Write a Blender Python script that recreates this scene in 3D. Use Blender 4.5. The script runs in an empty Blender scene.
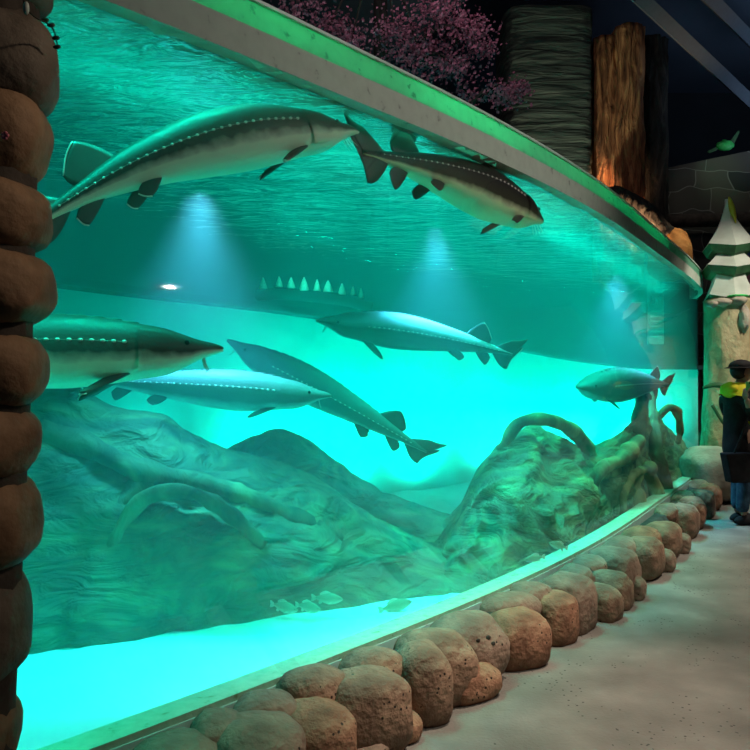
import bpy, bmesh, math, random
from mathutils import Vector, Matrix, Quaternion, noise

random.seed(7)
SC = bpy.context.scene
COL = SC.collection
PI = math.pi
EYE = 1.5
HOR = 380.0
F = 750.0


def at(px, py, d):
    """world point that lies at picture position px, py and at depth d"""
    return Vector(((px - 375.0) / F * d, d, EYE + (HOR - py) / F * d))


# ------------------------------------------------------------------ render
SC.view_settings.view_transform = 'Standard'
SC.view_settings.look = 'None'
SC.view_settings.gamma = 1.0
SC.view_settings.exposure = 0.0
SC.view_settings.use_curve_mapping = False
cy = SC.cycles
cy.use_denoising = True
cy.max_bounces = 8
cy.diffuse_bounces = 3
cy.glossy_bounces = 3
cy.transmission_bounces = 4
cy.transparent_max_bounces = 24
cy.volume_bounces = 2
cy.caustics_reflective = False
cy.caustics_refractive = False
cy.sample_clamp_indirect = 4.0

# ------------------------------------------------------------------ camera
cam_d = bpy.data.cameras.new('camera')
cam_d.sensor_width = 36.0
cam_d.lens = 36.0
cam_d.clip_end = 200
cam = bpy.data.objects.new('camera', cam_d)
COL.objects.link(cam)
cam.location = (0, 0, EYE)
cam.rotation_euler = (math.radians(90) + math.atan(5 / 750), 0, 0)
SC.camera = cam


# ------------------------------------------------------------------ helpers
def tag(o, label=None, cat=None, group=None, kind=None):
    if label: o['label'] = label
    if cat: o['category'] = cat
    if group: o['group'] = group
    if kind: o['kind'] = kind
    return o


def empty(name, loc=(0, 0, 0), mat=None):
    o = bpy.data.objects.new(name, None)
    o.empty_display_size = 0.05
    COL.objects.link(o)
    if mat is not None:
        o.matrix_world = mat
    else:
        o.location = loc
    return o


class MB:
    def __init__(self):
        self.v = []
        self.f = []
        self.a = []

    def add(self, vs, fs, a=None):
        b = len(self.v)
        self.v += [tuple(x) for x in vs]
        self.f += [tuple(i + b for i in q) for q in fs]
        self.a += (a if a is not None else [0.0] * len(vs))
        return self

    def rings(self, rings, cap=True, closed=True, a=None):
        n = len(rings[0])
        vs = [p for r in rings for p in r]
        fs = []
        for i in range(len(rings) - 1):
            for j in range(n if closed else n - 1):
                k = (j + 1) % n
                fs.append((i * n + j, i * n + k, (i + 1) * n + k, (i + 1) * n + j))
        if cap and closed:
            fs.append(tuple(reversed(range(n))))
            m = (len(rings) - 1) * n
            fs.append(tuple(m + j for j in range(n)))
        return self.add(vs, fs, a)

    def tube(self, path, radii, n=10, squash=None):
        path = [Vector(p) for p in path]
        if not hasattr(radii, '__len__'):
            radii = [radii] * len(path)
        rings = []
        ref = Vector((0, 0, 1))
        t0 = (path[1] - path[0]).normalized()
        if abs(t0.dot(ref)) > 0.9: ref = Vector((1, 0, 0))
        u = t0.cross(ref).normalized()
        for i, p in enumerate(path):
            t = (path[min(i + 1, len(path) - 1)] - path[max(i - 1, 0)])
            if t.length < 1e-9: t = t0
            t.normalize()
            u = (u - t * u.dot(t)).normalized()
            w = t.cross(u)
            r = radii[i]
            rings.append([p + (u * math.cos(q) + w * math.sin(q)) * r for q in [2 * PI * k / n for k in range(n)]])
        return self.rings(rings)

    def box(self, x0, x1, y0, y1, z0, z1):
        vs = [(x, y, z) for z in (z0, z1) for y in (y0, y1) for x in (x0, x1)]
        return self.add(vs, [(0, 2, 3, 1), (4, 5, 7, 6), (0, 1, 5, 4), (2, 6, 7, 3), (0, 4, 6, 2), (1, 3, 7, 5)])

    def ball(self, c, r, nu=16, nv=10, fn=None):
        rings = []
        c = Vector(c)
        if not hasattr(r, '__len__'): r = (r, r, r)
        vs, fs = [], []
        for i in range(nv + 1):
            th = PI * i / nv
            for j in range(nu):
                ph = 2 * PI * j / nu
                d = Vector((math.sin(th) * math.cos(ph), math.sin(th) * math.sin(ph), math.cos(th)))
                p = Vector((d.x * r[0], d.y * r[1], d.z * r[2]))
                if fn: p = fn(d, p)
                vs.append(c + p)
        for i in range(nv):
            for j in range(nu):
                k = (j + 1) % nu
                fs.append((i * nu + j, (i + 1) * nu + j, (i + 1) * nu + k, i * nu + k))
        return self.add(vs, fs)

    def grid(self, rows):
        n = len(rows[0])
        vs = [p for r in rows for p in r]
        fs = [(i * n + j, i * n + j + 1, (i + 1) * n + j + 1, (i + 1) * n + j)
              for i in range(len(rows) - 1) for j in range(n - 1)]
        return self.add(vs, fs)

    def build(self, name, mat, parent=None, smooth=True, attr=None, merge=True, fix=True):
        me = bpy.data.meshes.new(name)
        me.from_pydata(self.v, [], self.f)
        if attr:
            at_ = me.attributes.new(attr, 'FLOAT', 'POINT')
            at_.data.foreach_set('value', self.a)
        bm = bmesh.new()
        bm.from_mesh(me)
        if merge:
            bmesh.ops.remove_doubles(bm, verts=bm.verts, dist=1e-6)
        if fix:
            bmesh.ops.recalc_face_normals(bm, faces=bm.faces)
        bm.to_mesh(me)
        bm.free()
        if smooth:
            me.polygons.foreach_set('use_smooth', [True] * len(me.polygons))
        me.materials.append(mat)
        me.update()
        o = bpy.data.objects.new(name, me)
        COL.objects.link(o)
        if parent is not None:
            o.parent = parent
        return o


def smoothstep(a, b, x):
    t = min(1, max(0, (x - a) / (b - a)))
    return t * t * (3 - 2 * t)


def interp(tab, x):
    """smooth interpolation through a table of (x, y...) rows"""
    if x <= tab[0][0]: return list(tab[0][1:])
    if x >= tab[-1][0]: return list(tab[-1][1:])
    for i in range(len(tab) - 1):
        if tab[i][0] <= x <= tab[i + 1][0]:
            p1, p2 = tab[i], tab[i + 1]
            p0 = tab[i - 1] if i > 0 else p1
            p3 = tab[i + 2] if i + 2 < len(tab) else p2
            h = p2[0] - p1[0]
            t = (x - p1[0]) / h
            out = []
            for k in range(1, len(p1)):
                m1 = (p2[k] - p0[k]) / max(1e-6, p2[0] - p0[0]) * h
                m2 = (p3[k] - p1[k]) / max(1e-6, p3[0] - p1[0]) * h
                t2, t3 = t * t, t * t * t
                out.append((2 * t3 - 3 * t2 + 1) * p1[k] + (t3 - 2 * t2 + t) * m1 + (-2 * t3 + 3 * t2) * p2[k] + (t3 - t2) * m2)
            return out


def spline(pts, n):
    pts = [Vector(p) for p in pts]
    d = [0]
    for i in range(1, len(pts)): d.append(d[-1] + (pts[i] - pts[i - 1]).length)
    tab = [[d[i]] + list(pts[i]) for i in range(len(pts))]
    return [Vector(interp(tab, d[-1] * k / (n - 1))) for k in range(n)]


def fbm(p, o=4):
    return noise.fractal(Vector(p), 1.0, 2.0, o)


# ------------------------------------------------------------------ materials
def nodes_of(name):
    m = bpy.data.materials.new(name)
    m.use_nodes = True
    nt = m.node_tree
    nt.nodes.clear()
    out = nt.nodes.new('ShaderNodeOutputMaterial')
    return m, nt, out


def N(nt, t, **kw):
    n = nt.nodes.new(t)
    for k, v in kw.items():
        if k.startswith('i_'):
            key = k[2:]
            n.inputs[int(key) if key.isdigit() else key.replace('_', ' ')].default_value = v
        else:
            setattr(n, k, v)
    return n


def ramp(nt, stops):
    r = nt.nodes.new('ShaderNodeValToRGB')
    e = r.color_ramp.elements
    while len(e) < len(stops): e.new(0.5)
    for i, (p, c) in enumerate(stops):
        e[i].position = p
        e[i].color = (c[0], c[1], c[2], 1)
    return r


def mat_noise(name, stops, scale=5.0, detail=6.0, rough=0.8, bump=0.3, bscale=20.0, stretch=(1, 1, 1), spec=0.3,
              distort=0.0, bdist=0.02, pits=None, coat=0.0):
    m, nt, out = nodes_of(name)
    L = nt.links.new
    bs = N(nt, 'ShaderNodeBsdfPrincipled')
    bs.inputs['Roughness'].default_value = rough
    bs.inputs['Specular IOR Level'].default_value = spec
    bs.inputs['Coat Weight'].default_value = coat
    tc = N(nt, 'ShaderNodeTexCoord')
    mp = N(nt, 'ShaderNodeMapping')
    mp.inputs['Scale'].default_value = stretch
    L(tc.outputs['Object'], mp.inputs['Vector'])
    n1 = N(nt, 'ShaderNodeTexNoise')
    n1.inputs['Scale'].default_value = scale
    n1.inputs['Detail'].default_value = detail
    n1.inputs['Distortion'].default_value = distort
    L(mp.outputs[0], n1.inputs['Vector'])
    r = ramp(nt, stops)
    L(n1.outputs['Fac'], r.inputs['Fac'])
    L(r.outputs['Color'], bs.inputs['Base Color'])
    n2 = N(nt, 'ShaderNodeTexNoise')
    n2.inputs['Scale'].default_value = bscale
    n2.inputs['Detail'].default_value = 8
    n2.inputs['Distortion'].default_value = distort
    L(mp.outputs[0], n2.inputs['Vector'])
    hsrc = n2.outputs['Fac']
    if pits:
        vo = N(nt, 'ShaderNodeTexVoronoi')
        vo.inputs['Scale'].default_value = pits[0]
        L(mp.outputs[0], vo.inputs['Vector'])
        lt = N(nt, 'ShaderNodeMath', operation='LESS_THAN')
        lt.inputs[1].default_value = pits[1]
        L(vo.outputs['Distance'], lt.inputs[0])
        n3 = N(nt, 'ShaderNodeTexNoise')
        n3.inputs['Scale'].default_value = pits[2]
        n3.inputs['Detail'].default_value = 3
        L(mp.outputs[0], n3.inputs['Vector'])
        g = N(nt, 'ShaderNodeMath', operation='GREATER_THAN')
        g.inputs[1].default_value = pits[3]
        L(n3.outputs['Fac'], g.inputs[0])
        mu = N(nt, 'ShaderNodeMath', operation='MULTIPLY')
        L(lt.outputs[0], mu.inputs[0]); L(g.outputs[0], mu.inputs[1])
        mx = N(nt, 'ShaderNodeMix', data_type='RGBA')
        L(mu.outputs[0], mx.inputs[0]); L(r.outputs['Color'], mx.inputs[6])
        mx.inputs[7].default_value = pits[4] + (1,)
        L(mx.outputs[2], bs.inputs['Base Color'])
        sb = N(nt, 'ShaderNodeMath', operation='SUBTRACT')
        L(n2.outputs['Fac'], sb.inputs[0]); L(mu.outputs[0], sb.inputs[1])
        hsrc = sb.outputs[0]
    b = N(nt, 'ShaderNodeBump')
    b.inputs['Strength'].default_value = bump
    b.inputs['Distance'].default_value = bdist
    L(hsrc, b.inputs['Height'])
    L(b.outputs[0], bs.inputs['Normal'])
    L(bs.outputs[0], out.inputs[0])
    return m


def plain(name, c, rough=0.6, spec=0.4, metal=0.0, bump=0.05):
    d = tuple(x * 0.85 for x in c)
    return mat_noise(name, [(0.3, d), (0.7, c)], 12, 3, rough, bump, 60, spec=spec)


def glow(name, c, s):
    m, nt, out = nodes_of(name)
    e = N(nt, 'ShaderNodeEmission')
    e.inputs[0].default_value = tuple(c) + (1,)
    e.inputs[1].default_value = s
    nt.links.new(e.outputs[0], out.inputs[0])
    return m


def mat_pane():
    m, nt, out = nodes_of('acrylic_pane')
    L = nt.links.new
    tr = N(nt, 'ShaderNodeBsdfTransparent')
    tr.inputs[0].default_value = (0.97, 1.0, 0.99, 1)
    gl = N(nt, 'ShaderNodeBsdfGlossy')
    gl.inputs['Roughness'].default_value = 0.03
    lw = N(nt, 'ShaderNodeFresnel')
    lw.inputs[0].default_value = 1.4
    gm = N(nt, 'ShaderNodeNewGeometry')
    fr = N(nt, 'ShaderNodeMath', operation='SUBTRACT')
    fr.inputs[0].default_value = 1.0
    L(gm.outputs['Backfacing'], fr.inputs[1])
    cl = N(nt, 'ShaderNodeMath', operation='MULTIPLY')
    L(lw.outputs[0], cl.inputs[0]); L(fr.outputs[0], cl.inputs[1])
    mn = N(nt, 'ShaderNodeMath', operation='MINIMUM')
    mn.inputs[1].default_value = 0.16
    L(cl.outputs[0], mn.inputs[0])
    cl = mn
    mx = N(nt, 'ShaderNodeMixShader')
    L(cl.outputs[0], mx.inputs[0]); L(tr.outputs[0], mx.inputs[1]); L(gl.outputs[0], mx.inputs[2])
    L(mx.outputs[0], out.inputs[0])
    return m


WATER_SCATTER = 0.088
WATER_ABSORB = 0.9


def mat_water():
    m, nt, out = nodes_of('tank_water')
    L = nt.links.new
    tr = N(nt, 'ShaderNodeBsdfTransparent')
    L(tr.outputs[0], out.inputs['Surface'])
    s = N(nt, 'ShaderNodeVolumeScatter')
    s.inputs['Color'].default_value = (0.45, 0.90, 0.93, 1)
    s.inputs['Density'].default_value = WATER_SCATTER
    s.inputs['Anisotropy'].default_value = 0.35
    a = N(nt, 'ShaderNodeVolumeAbsorption')
    a.inputs['Color'].default_value = (0.0, 0.977, 0.972, 1)
    a.inputs['Density'].default_value = WATER_ABSORB
    ad = N(nt, 'ShaderNodeAddShader')
    L(s.outputs[0], ad.inputs[0]); L(a.outputs[0], ad.inputs[1])
    L(ad.outputs[0], out.inputs['Volume'])
    return m


def mat_surface():
    m, nt, out = nodes_of('rippled_water_surface')
    L = nt.links.new
    tc = N(nt, 'ShaderNodeTexCoord')
    mp = N(nt, 'ShaderNodeMapping')
    mp.inputs['Rotation'].default_value = (0, 0, math.radians(-50))
    mp.inputs['Scale'].default_value = (1.0, 2.6, 1.0)
    L(tc.outputs['Object'], mp.inputs['Vector'])
    n1 = N(nt, 'ShaderNodeTexNoise')
    n1.inputs['Scale'].default_value = 3.2
    n1.inputs['Detail'].default_value = 3.0
    n1.inputs['Roughness'].default_value = 0.55
    n1.inputs['Distortion'].default_value = 0.7
    L(mp.outputs[0], n1.inputs['Vector'])
    b = N(nt, 'ShaderNodeBump')
    b.inputs['Strength'].default_value = 1.0
    b.inputs['Distance'].default_value = 0.048
    L(n1.outputs['Fac'], b.inputs['Height'])
    gl = N(nt, 'ShaderNodeBsdfGlossy')
    gl.inputs['Roughness'].default_value = 0.06
    gl.inputs['Color'].default_value = (0.9, 1, 1, 1)
    L(b.outputs[0], gl.inputs['Normal'])
    tr = N(nt, 'ShaderNodeBsdfTransparent')
    tl = N(nt, 'ShaderNodeBsdfTranslucent')
    tl.inputs[0].default_value = (0.8, 0.95, 0.9, 1)
    L(b.outputs[0], tl.inputs['Normal'])
    m2 = N(nt, 'ShaderNodeMixShader')
    m2.inputs[0].default_value = 0.018
    L(gl.outputs[0], m2.inputs[1]); L(tl.outputs[0], m2.inputs[2])
    gl = m2
    mx = N(nt, 'ShaderNodeMixShader')
    mx.inputs[0].default_value = 0.64
    L(tr.outputs[0], mx.inputs[1]); L(gl.outputs[0], mx.inputs[2])
    L(mx.outputs[0], out.inputs[0])
    return m


def mat_fish(name, back, mid, belly, e0, e1):
    m, nt, out = nodes_of(name)
    L = nt.links.new
    bs = N(nt, 'ShaderNodeBsdfPrincipled')
    bs.inputs['Roughness'].default_value = 0.5
    bs.inputs['Specular IOR Level'].default_value = 0.25
    a = N(nt, 'ShaderNodeAttribute', attribute_name='shade')
    tc = N(nt, 'ShaderNodeTexCoord')
    n1 = N(nt, 'ShaderNodeTexNoise')
    n1.inputs['Scale'].default_value = 14
    n1.inputs['Detail'].default_value = 5
    L(tc.outputs['Object'], n1.inputs['Vector'])
    ma = N(nt, 'ShaderNodeMath', operation='MULTIPLY_ADD')
    ma.inputs[1].default_value = 0.16
    L(n1.outputs['Fac'], ma.inputs[0]); L(a.outputs['Fac'], ma.inputs[2])
    r = ramp(nt, [(e0, belly), (e1, mid), (min(1, e1 + 0.22), back)])
    L(ma.outputs[0], r.inputs['Fac'])
    L(r.outputs['Color'], bs.inputs['Base Color'])
    n2 = N(nt, 'ShaderNodeTexNoise')
    n2.inputs['Scale'].default_value = 70
    L(tc.outputs['Object'], n2.inputs['Vector'])
    b = N(nt, 'ShaderNodeBump')
    b.inputs['Strength'].default_value = 0.15
    b.inputs['Distance'].default_value = 0.01
    L(n2.outputs['Fac'], b.inputs['Height'])
    L(b.outputs[0], bs.inputs['Normal'])
    L(bs.outputs[0], out.inputs[0])
    return m


def mat_masonry(name, mortar, stops, scale):
    m, nt, out = nodes_of(name)
    L = nt.links.new
    bs = N(nt, 'ShaderNodeBsdfPrincipled')
    bs.inputs['Roughness'].default_value = 0.9
    tc = N(nt, 'ShaderNodeTexCoord')
    mp = N(nt, 'ShaderNodeMapping')
    mp.inputs['Scale'].default_value = (1, 1, 1.25)
    L(tc.outputs['Object'], mp.inputs['Vector'])
    nz = N(nt, 'ShaderNodeTexNoise')
    nz.inputs['Scale'].default_value = 0.9
    L(tc.outputs['Object'], nz.inputs['Vector'])
    ad = N(nt, 'ShaderNodeVectorMath', operation='MULTIPLY_ADD')
    ad.inputs[1].default_value = (0.9, 0.9, 0.9)
    L(nz.outputs['Color'], ad.inputs[0]); L(mp.outputs[0], ad.inputs[2])
    sx = N(nt, 'ShaderNodeSeparateXYZ')
    L(ad.outputs[0], sx.inputs[0])
    cb = N(nt, 'ShaderNodeCombineXYZ')
    L(sx.outputs['X'], cb.inputs['X']); L(sx.outputs['Z'], cb.inputs['Y'])
    br = N(nt, 'ShaderNodeTexBrick')
    br.offset = 0.37
    br.squash = 1.5
    br.squash_frequency = 3
    br.inputs['Scale'].default_value = scale
    br.inputs['Mortar Size'].default_value = 0.018
    br.inputs['Mortar Smooth'].default_value = 0.3
    br.inputs['Brick Width'].default_value = 1.1
    br.inputs['Row Height'].default_value = 0.72
    br.inputs['Color1'].default_value = stops[0][1] + (1,)
    br.inputs['Color2'].default_value = stops[2][1] + (1,)
    br.inputs['Mortar'].default_value = mortar + (1,)
    L(cb.outputs[0], br.inputs['Vector'])
    mx = N(nt, 'ShaderNodeMix', data_type='RGBA')
    L(nz.outputs['Fac'], mx.inputs[0]); L(br.outputs['Color'], mx.inputs[6]); L(br.outputs['Color'], mx.inputs[7])
    L(mx.outputs[2], bs.inputs['Base Color'])
    L(bs.outputs[0], out.inputs[0])
    return m


def mat_bark(name, c0, c1, c2, scale, dist, axis, bump, bdist, rough=0.75):
    """stretched wavy folds: bark, strata, wet roots"""
    m, nt, out = nodes_of(name)
    L = nt.links.new
    bs = N(nt, 'ShaderNodeBsdfPrincipled')
    bs.inputs['Roughness'].default_value = rough
    bs.inputs['Specular IOR Level'].default_value = 0.3
    tc = N(nt, 'ShaderNodeTexCoord')
    w = N(nt, 'ShaderNodeTexWave', wave_type='BANDS', bands_direction=axis)
    w.inputs['Scale'].default_value = scale
    w.inputs['Distortion'].default_value = dist
    w.inputs['Detail'].default_value = 4
    w.inputs['Detail Scale'].default_value = 1.2
    L(tc.outputs['Object'], w.inputs['Vector'])
    n1 = N(nt, 'ShaderNodeTexNoise')
    n1.inputs['Scale'].default_value = 2.2
    n1.inputs['Detail'].default_value = 6
    L(tc.outputs['Object'], n1.inputs['Vector'])
    mu = N(nt, 'ShaderNodeMath', operation='MULTIPLY')
    L(w.outputs['Fac'], mu.inputs[0]); L(n1.outputs['Fac'], mu.inputs[1])
    r = ramp(nt, [(0.05, c0), (0.3, c1), (0.55, c2)])
    L(mu.outputs[0], r.inputs['Fac'])
    L(r.outputs['Color'], bs.inputs['Base Color'])
    b = N(nt, 'ShaderNodeBump')
    b.inputs['Strength'].default_value = bump
    b.inputs['Distance'].default_value = bdist
    L(w.outputs['Fac'], b.inputs['Height'])
    L(b.outputs[0], bs.inputs['Normal'])
    L(bs.outputs[0], out.inputs[0])
    return m


def mat_acrylic(name, c, trans):
    m, nt, out = nodes_of(name)
    L = nt.links.new
    bs = N(nt, 'ShaderNodeBsdfPrincipled')
    bs.inputs['Base Color'].default_value = c + (1,)
    bs.inputs['Roughness'].default_value = 0.6
    bs.inputs['Specular IOR Level'].default_value = 0.15
    tl = N(nt, 'ShaderNodeBsdfTranslucent')
    tl.inputs[0].default_value = c + (1,)
    tc = N(nt, 'ShaderNodeTexCoord')
    n1 = N(nt, 'ShaderNodeTexNoise')
    n1.inputs['Scale'].default_value = 18
    n1.inputs['Detail'].default_value = 7
    L(tc.outputs['Object'], n1.inputs['Vector'])
    r = ramp(nt, [(0.28, tuple(x * 0.45 for x in c)), (0.36, tuple(x * 0.92 for x in c)), (0.6, c)])
    L(n1.outputs['Fac'], r.inputs['Fac'])
    L(r.outputs['Color'], bs.inputs['Base Color']); L(r.outputs['Color'], tl.inputs[0])
    mx = N(nt, 'ShaderNodeMixShader')
    mx.inputs[0].default_value = trans
    L(bs.outputs[0], mx.inputs[1]); L(tl.outputs[0], mx.inputs[2])
    L(mx.outputs[0], out.inputs[0])
    return m


M = {}
M['pane'] = mat_pane()
M['water'] = mat_water()
M['surface'] = mat_surface()
M['path'] = mat_noise('worn_concrete', [(0.3, (0.135, 0.125, 0.11)), (0.55, (0.20, 0.186, 0.164)), (0.75, (0.27, 0.252, 0.224))], 2.6, 12, 0.85, 0.5, 60,
                      pits=(30, 0.17, 2.3, 0.53, (0.05, 0.047, 0.042)), bdist=0.012)
M['boulder'] = [mat_noise('kerb_stone_a', [(0.28, (0.081, 0.045, 0.029)), (0.5, (0.23, 0.136, 0.09)), (0.72, (0.432, 0.271, 0.179))], 5, 8, 0.75, 0.8, 26, bdist=0.025,
                          pits=(34, 0.2, 5, 0.56, (0.03, 0.02, 0.016))),
                mat_noise('kerb_stone_b', [(0.28, (0.088, 0.054, 0.04)), (0.5, (0.216, 0.142, 0.103)), (0.75, (0.378, 0.26, 0.19))], 4, 8, 0.75, 0.8, 24, bdist=0.025, pits=(30, 0.18, 5, 0.6, (0.035, 0.025, 0.02))),
                mat_noise('kerb_stone_c', [(0.28, (0.095, 0.045, 0.026)), (0.5, (0.27, 0.13, 0.078)), (0.75, (0.459, 0.248, 0.151))], 6, 8, 0.75, 0.8, 28, bdist=0.025, pits=(34, 0.2, 5, 0.57, (0.04, 0.022, 0.015)))]
M['pillar_stone'] = [mat_noise('pillar_stone_a', [(0.3, (0.05, 0.028, 0.016)), (0.5, (0.15, 0.085, 0.048)), (0.72, (0.27, 0.165, 0.095))], 7, 8, 0.7, 0.5, 22, bdist=0.02),
                     mat_noise('pillar_stone_b', [(0.3, (0.045, 0.035, 0.028)), (0.5, (0.09, 0.07, 0.055)), (0.72, (0.15, 0.12, 0.095))], 6, 8, 0.7, 0.5, 20, bdist=0.02)]
M['core'] = mat_noise('dark_mortar', [(0.3, (0.02, 0.016, 0.013)), (0.7, (0.06, 0.048, 0.04))], 9, 6, 0.9, 0.4, 30)
M['rim_grey'] = mat_acrylic('grey_rim', (0.56, 0.62, 0.52), 0.05)
M['rim_green'] = mat_acrylic('green_rim', (0.30, 0.78, 0.52), 0.6)
M['rim_edge'] = plain('pale_rim_edge', (0.62, 0.72, 0.64), 0.4)
M['strip'] = mat_noise('mossy_seal_strip', [(0.27, (0.12, 0.24, 0.12)), (0.36, (0.22, 0.46, 0.32)), (0.7, (0.30, 0.54, 0.39))], 22, 8, 0.7, 0.3, 40)
M['rail'] = mat_acrylic('teal_base_rail', (0.42, 0.66, 0.60), 0.3)
M['sand'] = mat_noise('white_sand', [(0.3, (0.70, 0.72, 0.68)), (0.7, (0.86, 0.87, 0.82))], 3, 6, 0.9, 0.25, 30)
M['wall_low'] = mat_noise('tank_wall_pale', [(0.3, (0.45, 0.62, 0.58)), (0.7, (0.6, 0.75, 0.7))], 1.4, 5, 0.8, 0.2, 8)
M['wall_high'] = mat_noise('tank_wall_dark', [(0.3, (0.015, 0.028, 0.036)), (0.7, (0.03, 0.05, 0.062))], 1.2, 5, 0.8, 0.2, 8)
M['reef'] = mat_noise('algae_rock', [(0.32, (0.075, 0.09, 0.055)), (0.48, (0.135, 0.155, 0.085)), (0.62, (0.22, 0.235, 0.11)), (0.78, (0.36, 0.36, 0.15))], 1.7, 9, 0.85, 0.9, 2.6, stretch=(1.0, 1.0, 2.4), distort=1.6, bdist=0.12, spec=0.1)
M['root'] = mat_noise('sunken_root', [(0.3, (0.05, 0.06, 0.035)), (0.5, (0.15, 0.16, 0.08)), (0.7, (0.32, 0.31, 0.14))], 3, 8, 0.85, 0.7, 6, stretch=(1, 1, .5), distort=1.2, bdist=0.05, spec=0.1)
M['fish_dark'] = mat_fish('sturgeon_brown', (0.055, 0.03, 0.022), (0.055, 0.04, 0.028), (0.85, 0.95, 0.7), 0.42, 0.56)
M['fish_black'] = mat_fish('sturgeon_black', (0.02, 0.019, 0.017), (0.05, 0.055, 0.03), (0.8, 0.92, 0.55), 0.27, 0.42)
M['fish_grey'] = mat_fish('sturgeon_grey', (0.17, 0.20, 0.19), (0.19, 0.22, 0.205), (0.5, 0.55, 0.52), 0.20, 0.40)
M['fish_lit_back'] = mat_fish('sturgeon_lit_back', (0.5, 0.54, 0.52), (0.10, 0.13, 0.12), (0.22, 0.26, 0.25), 0.3, 0.62)  # pale back over darker flank puts light from above into the colour
M['scute'] = plain('bony_scute', (0.75, 0.74, 0.66), 0.5)
M['fin_dark'] = plain('fin_dark', (0.07, 0.075, 0.06), 0.5)
M['fin_grey'] = plain('fin_grey', (0.11, 0.13, 0.125), 0.5)
M['fin_edge'] = plain('fin_edge', (0.8, 0.82, 0.75), 0.5)
M['eye'] = plain('fish_eye', (0.01, 0.01, 0.01), 0.15)
M['carp'] = mat_fish('carp_skin', (0.2, 0.28, 0.18), (0.3, 0.36, 0.24), (0.5, 0.56, 0.44), 0.2, 0.5)
M['slate'] = mat_noise('layered_slate', [(0.3, (0.02, 0.024, 0.02)), (0.5, (0.055, 0.062, 0.05)), (0.62, (0.10, 0.11, 0.085)), (0.75, (0.2, 0.2, 0.15))], 1.0, 9, 0.85, 1.0, 1.3, stretch=(.8, .8, 6.5), distort=0.8, bdist=0.12)
M['bark_orange'] = mat_noise('orange_bark', [(0.3, (0.06, 0.02, 0.009)), (0.5, (0.32, 0.115, 0.045)), (0.7, (0.62, 0.27, 0.11))], 1.3, 9, 0.8, 1.0, 1.6, stretch=(5, 5, .9), distort=1.5, bdist=0.12)
M['bark_dark'] = mat_noise('shaded_bark', [(0.3, (0.012, 0.011, 0.01)), (0.55, (0.035, 0.03, 0.025)), (0.75, (0.08, 0.065, 0.05))], 1.6, 9, 0.85, 1.0, 2, stretch=(4, 4, .9), distort=1.5, bdist=0.1)
M['masonry'] = mat_masonry('rubble_masonry', (0.14, 0.145, 0.13), [(0.2, (0.02, 0.024, 0.022)), (0.55, (0.075, 0.072, 0.06)), (0.9, (0.10, 0.092, 0.075))], 1.5)
M['dark_wall'] = mat_noise('night_wall', [(0.3, (0.010, 0.013, 0.018)), (0.7, (0.018, 0.023, 0.03))], 0.8, 5, 0.9, 0.2, 6)
M['ceiling'] = mat_noise('night_ceiling', [(0.3, (0.035, 0.05, 0.075)), (0.7, (0.05, 0.068, 0.10))], 0.5, 4, 0.9, 0.1, 6)
M['beam'] = plain('dark_beam', (0.05, 0.065, 0.09), 0.8)
M['blossom'] = mat_noise('pink_blossom', [(0.3, (0.24, 0.07, 0.12)), (0.6, (0.42, 0.16, 0.24))], 3, 4, 0.8, 0, 20)
M['branch'] = plain('black_branch', (0.02, 0.016, 0.014), 0.8)
M['leaf_green'] = mat_noise('bright_leaf', [(0.3, (0.02, 0.32, 0.06)), (0.7, (0.06, 0.6, 0.14))], 9, 4, 0.5, 0.2, 20)
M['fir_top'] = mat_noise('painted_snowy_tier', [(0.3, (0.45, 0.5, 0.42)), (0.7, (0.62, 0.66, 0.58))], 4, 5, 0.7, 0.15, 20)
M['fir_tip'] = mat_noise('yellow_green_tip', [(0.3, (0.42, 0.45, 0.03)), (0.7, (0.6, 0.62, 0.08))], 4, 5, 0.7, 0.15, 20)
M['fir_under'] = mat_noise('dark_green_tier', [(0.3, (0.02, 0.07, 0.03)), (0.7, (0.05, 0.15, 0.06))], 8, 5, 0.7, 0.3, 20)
M['faux_trunk'] = mat_noise('painted_rock_trunk', [(0.25, (0.12, 0.10, 0.06)), (0.45, (0.36, 0.31, 0.17)), (0.62, (0.46, 0.40, 0.24)), (0.8, (0.30, 0.34, 0.18))], 2.2, 9, 0.8, 0.9, 7, stretch=(1, 1, 0.7), bdist=0.08)
M['faux_pale'] = mat_noise('pale_rock', [(0.25, (0.22, 0.19, 0.15)), (0.6, (0.42, 0.37, 0.29)), (0.8, (0.5, 0.45, 0.36))], 3, 8, 0.8, 0.5, 9, bdist=0.05)
M['faux_orange'] = mat_noise('ochre_rock', [(0.3, (0.16, 0.07, 0.02)), (0.5, (0.55, 0.28, 0.09)), (0.7, (0.66, 0.36, 0.13))], 4, 8, 0.8, 0.8, 8, bdist=0.05)
M['skin'] = plain('skin', (0.42, 0.25, 0.18), 0.5)
M['hair'] = plain('black_hair', (0.012, 0.01, 0.009), 0.5)
M['black_cloth'] = mat_noise('black_cloth', [(0.3, (0.008, 0.008, 0.01)), (0.7, (0.02, 0.02, 0.023))], 9, 5, 0.85, 0.3, 25)
M['yellow_cloth'] = mat_noise('yellow_cloth', [(0.3, (0.62, 0.55, 0.01)), (0.7, (0.8, 0.72, 0.03))], 9, 5, 0.8, 0.2, 30)
M['jeans'] = mat_noise('blue_denim', [(0.3, (0.02, 0.05, 0.09)), (0.7, (0.05, 0.12, 0.18))], 15, 5, 0.9, 0.2, 60)
M['phone'] = plain('green_case', (0.08, 0.42, 0.10), 0.4)
M['pink'] = plain('pink_petal', (0.6, 0.16, 0.22), 0.7)
M['blue'] = plain('blue_petal', (0.05, 0.16, 0.45), 0.7)
M['reflection_tooth'] = plain('cream_reflection_tooth', (0.92, 0.85, 0.7), 0.6)
M['panel'] = plain('pale_reflection_and_bud', (0.4, 0.46, 0.44), 0.5)

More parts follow.
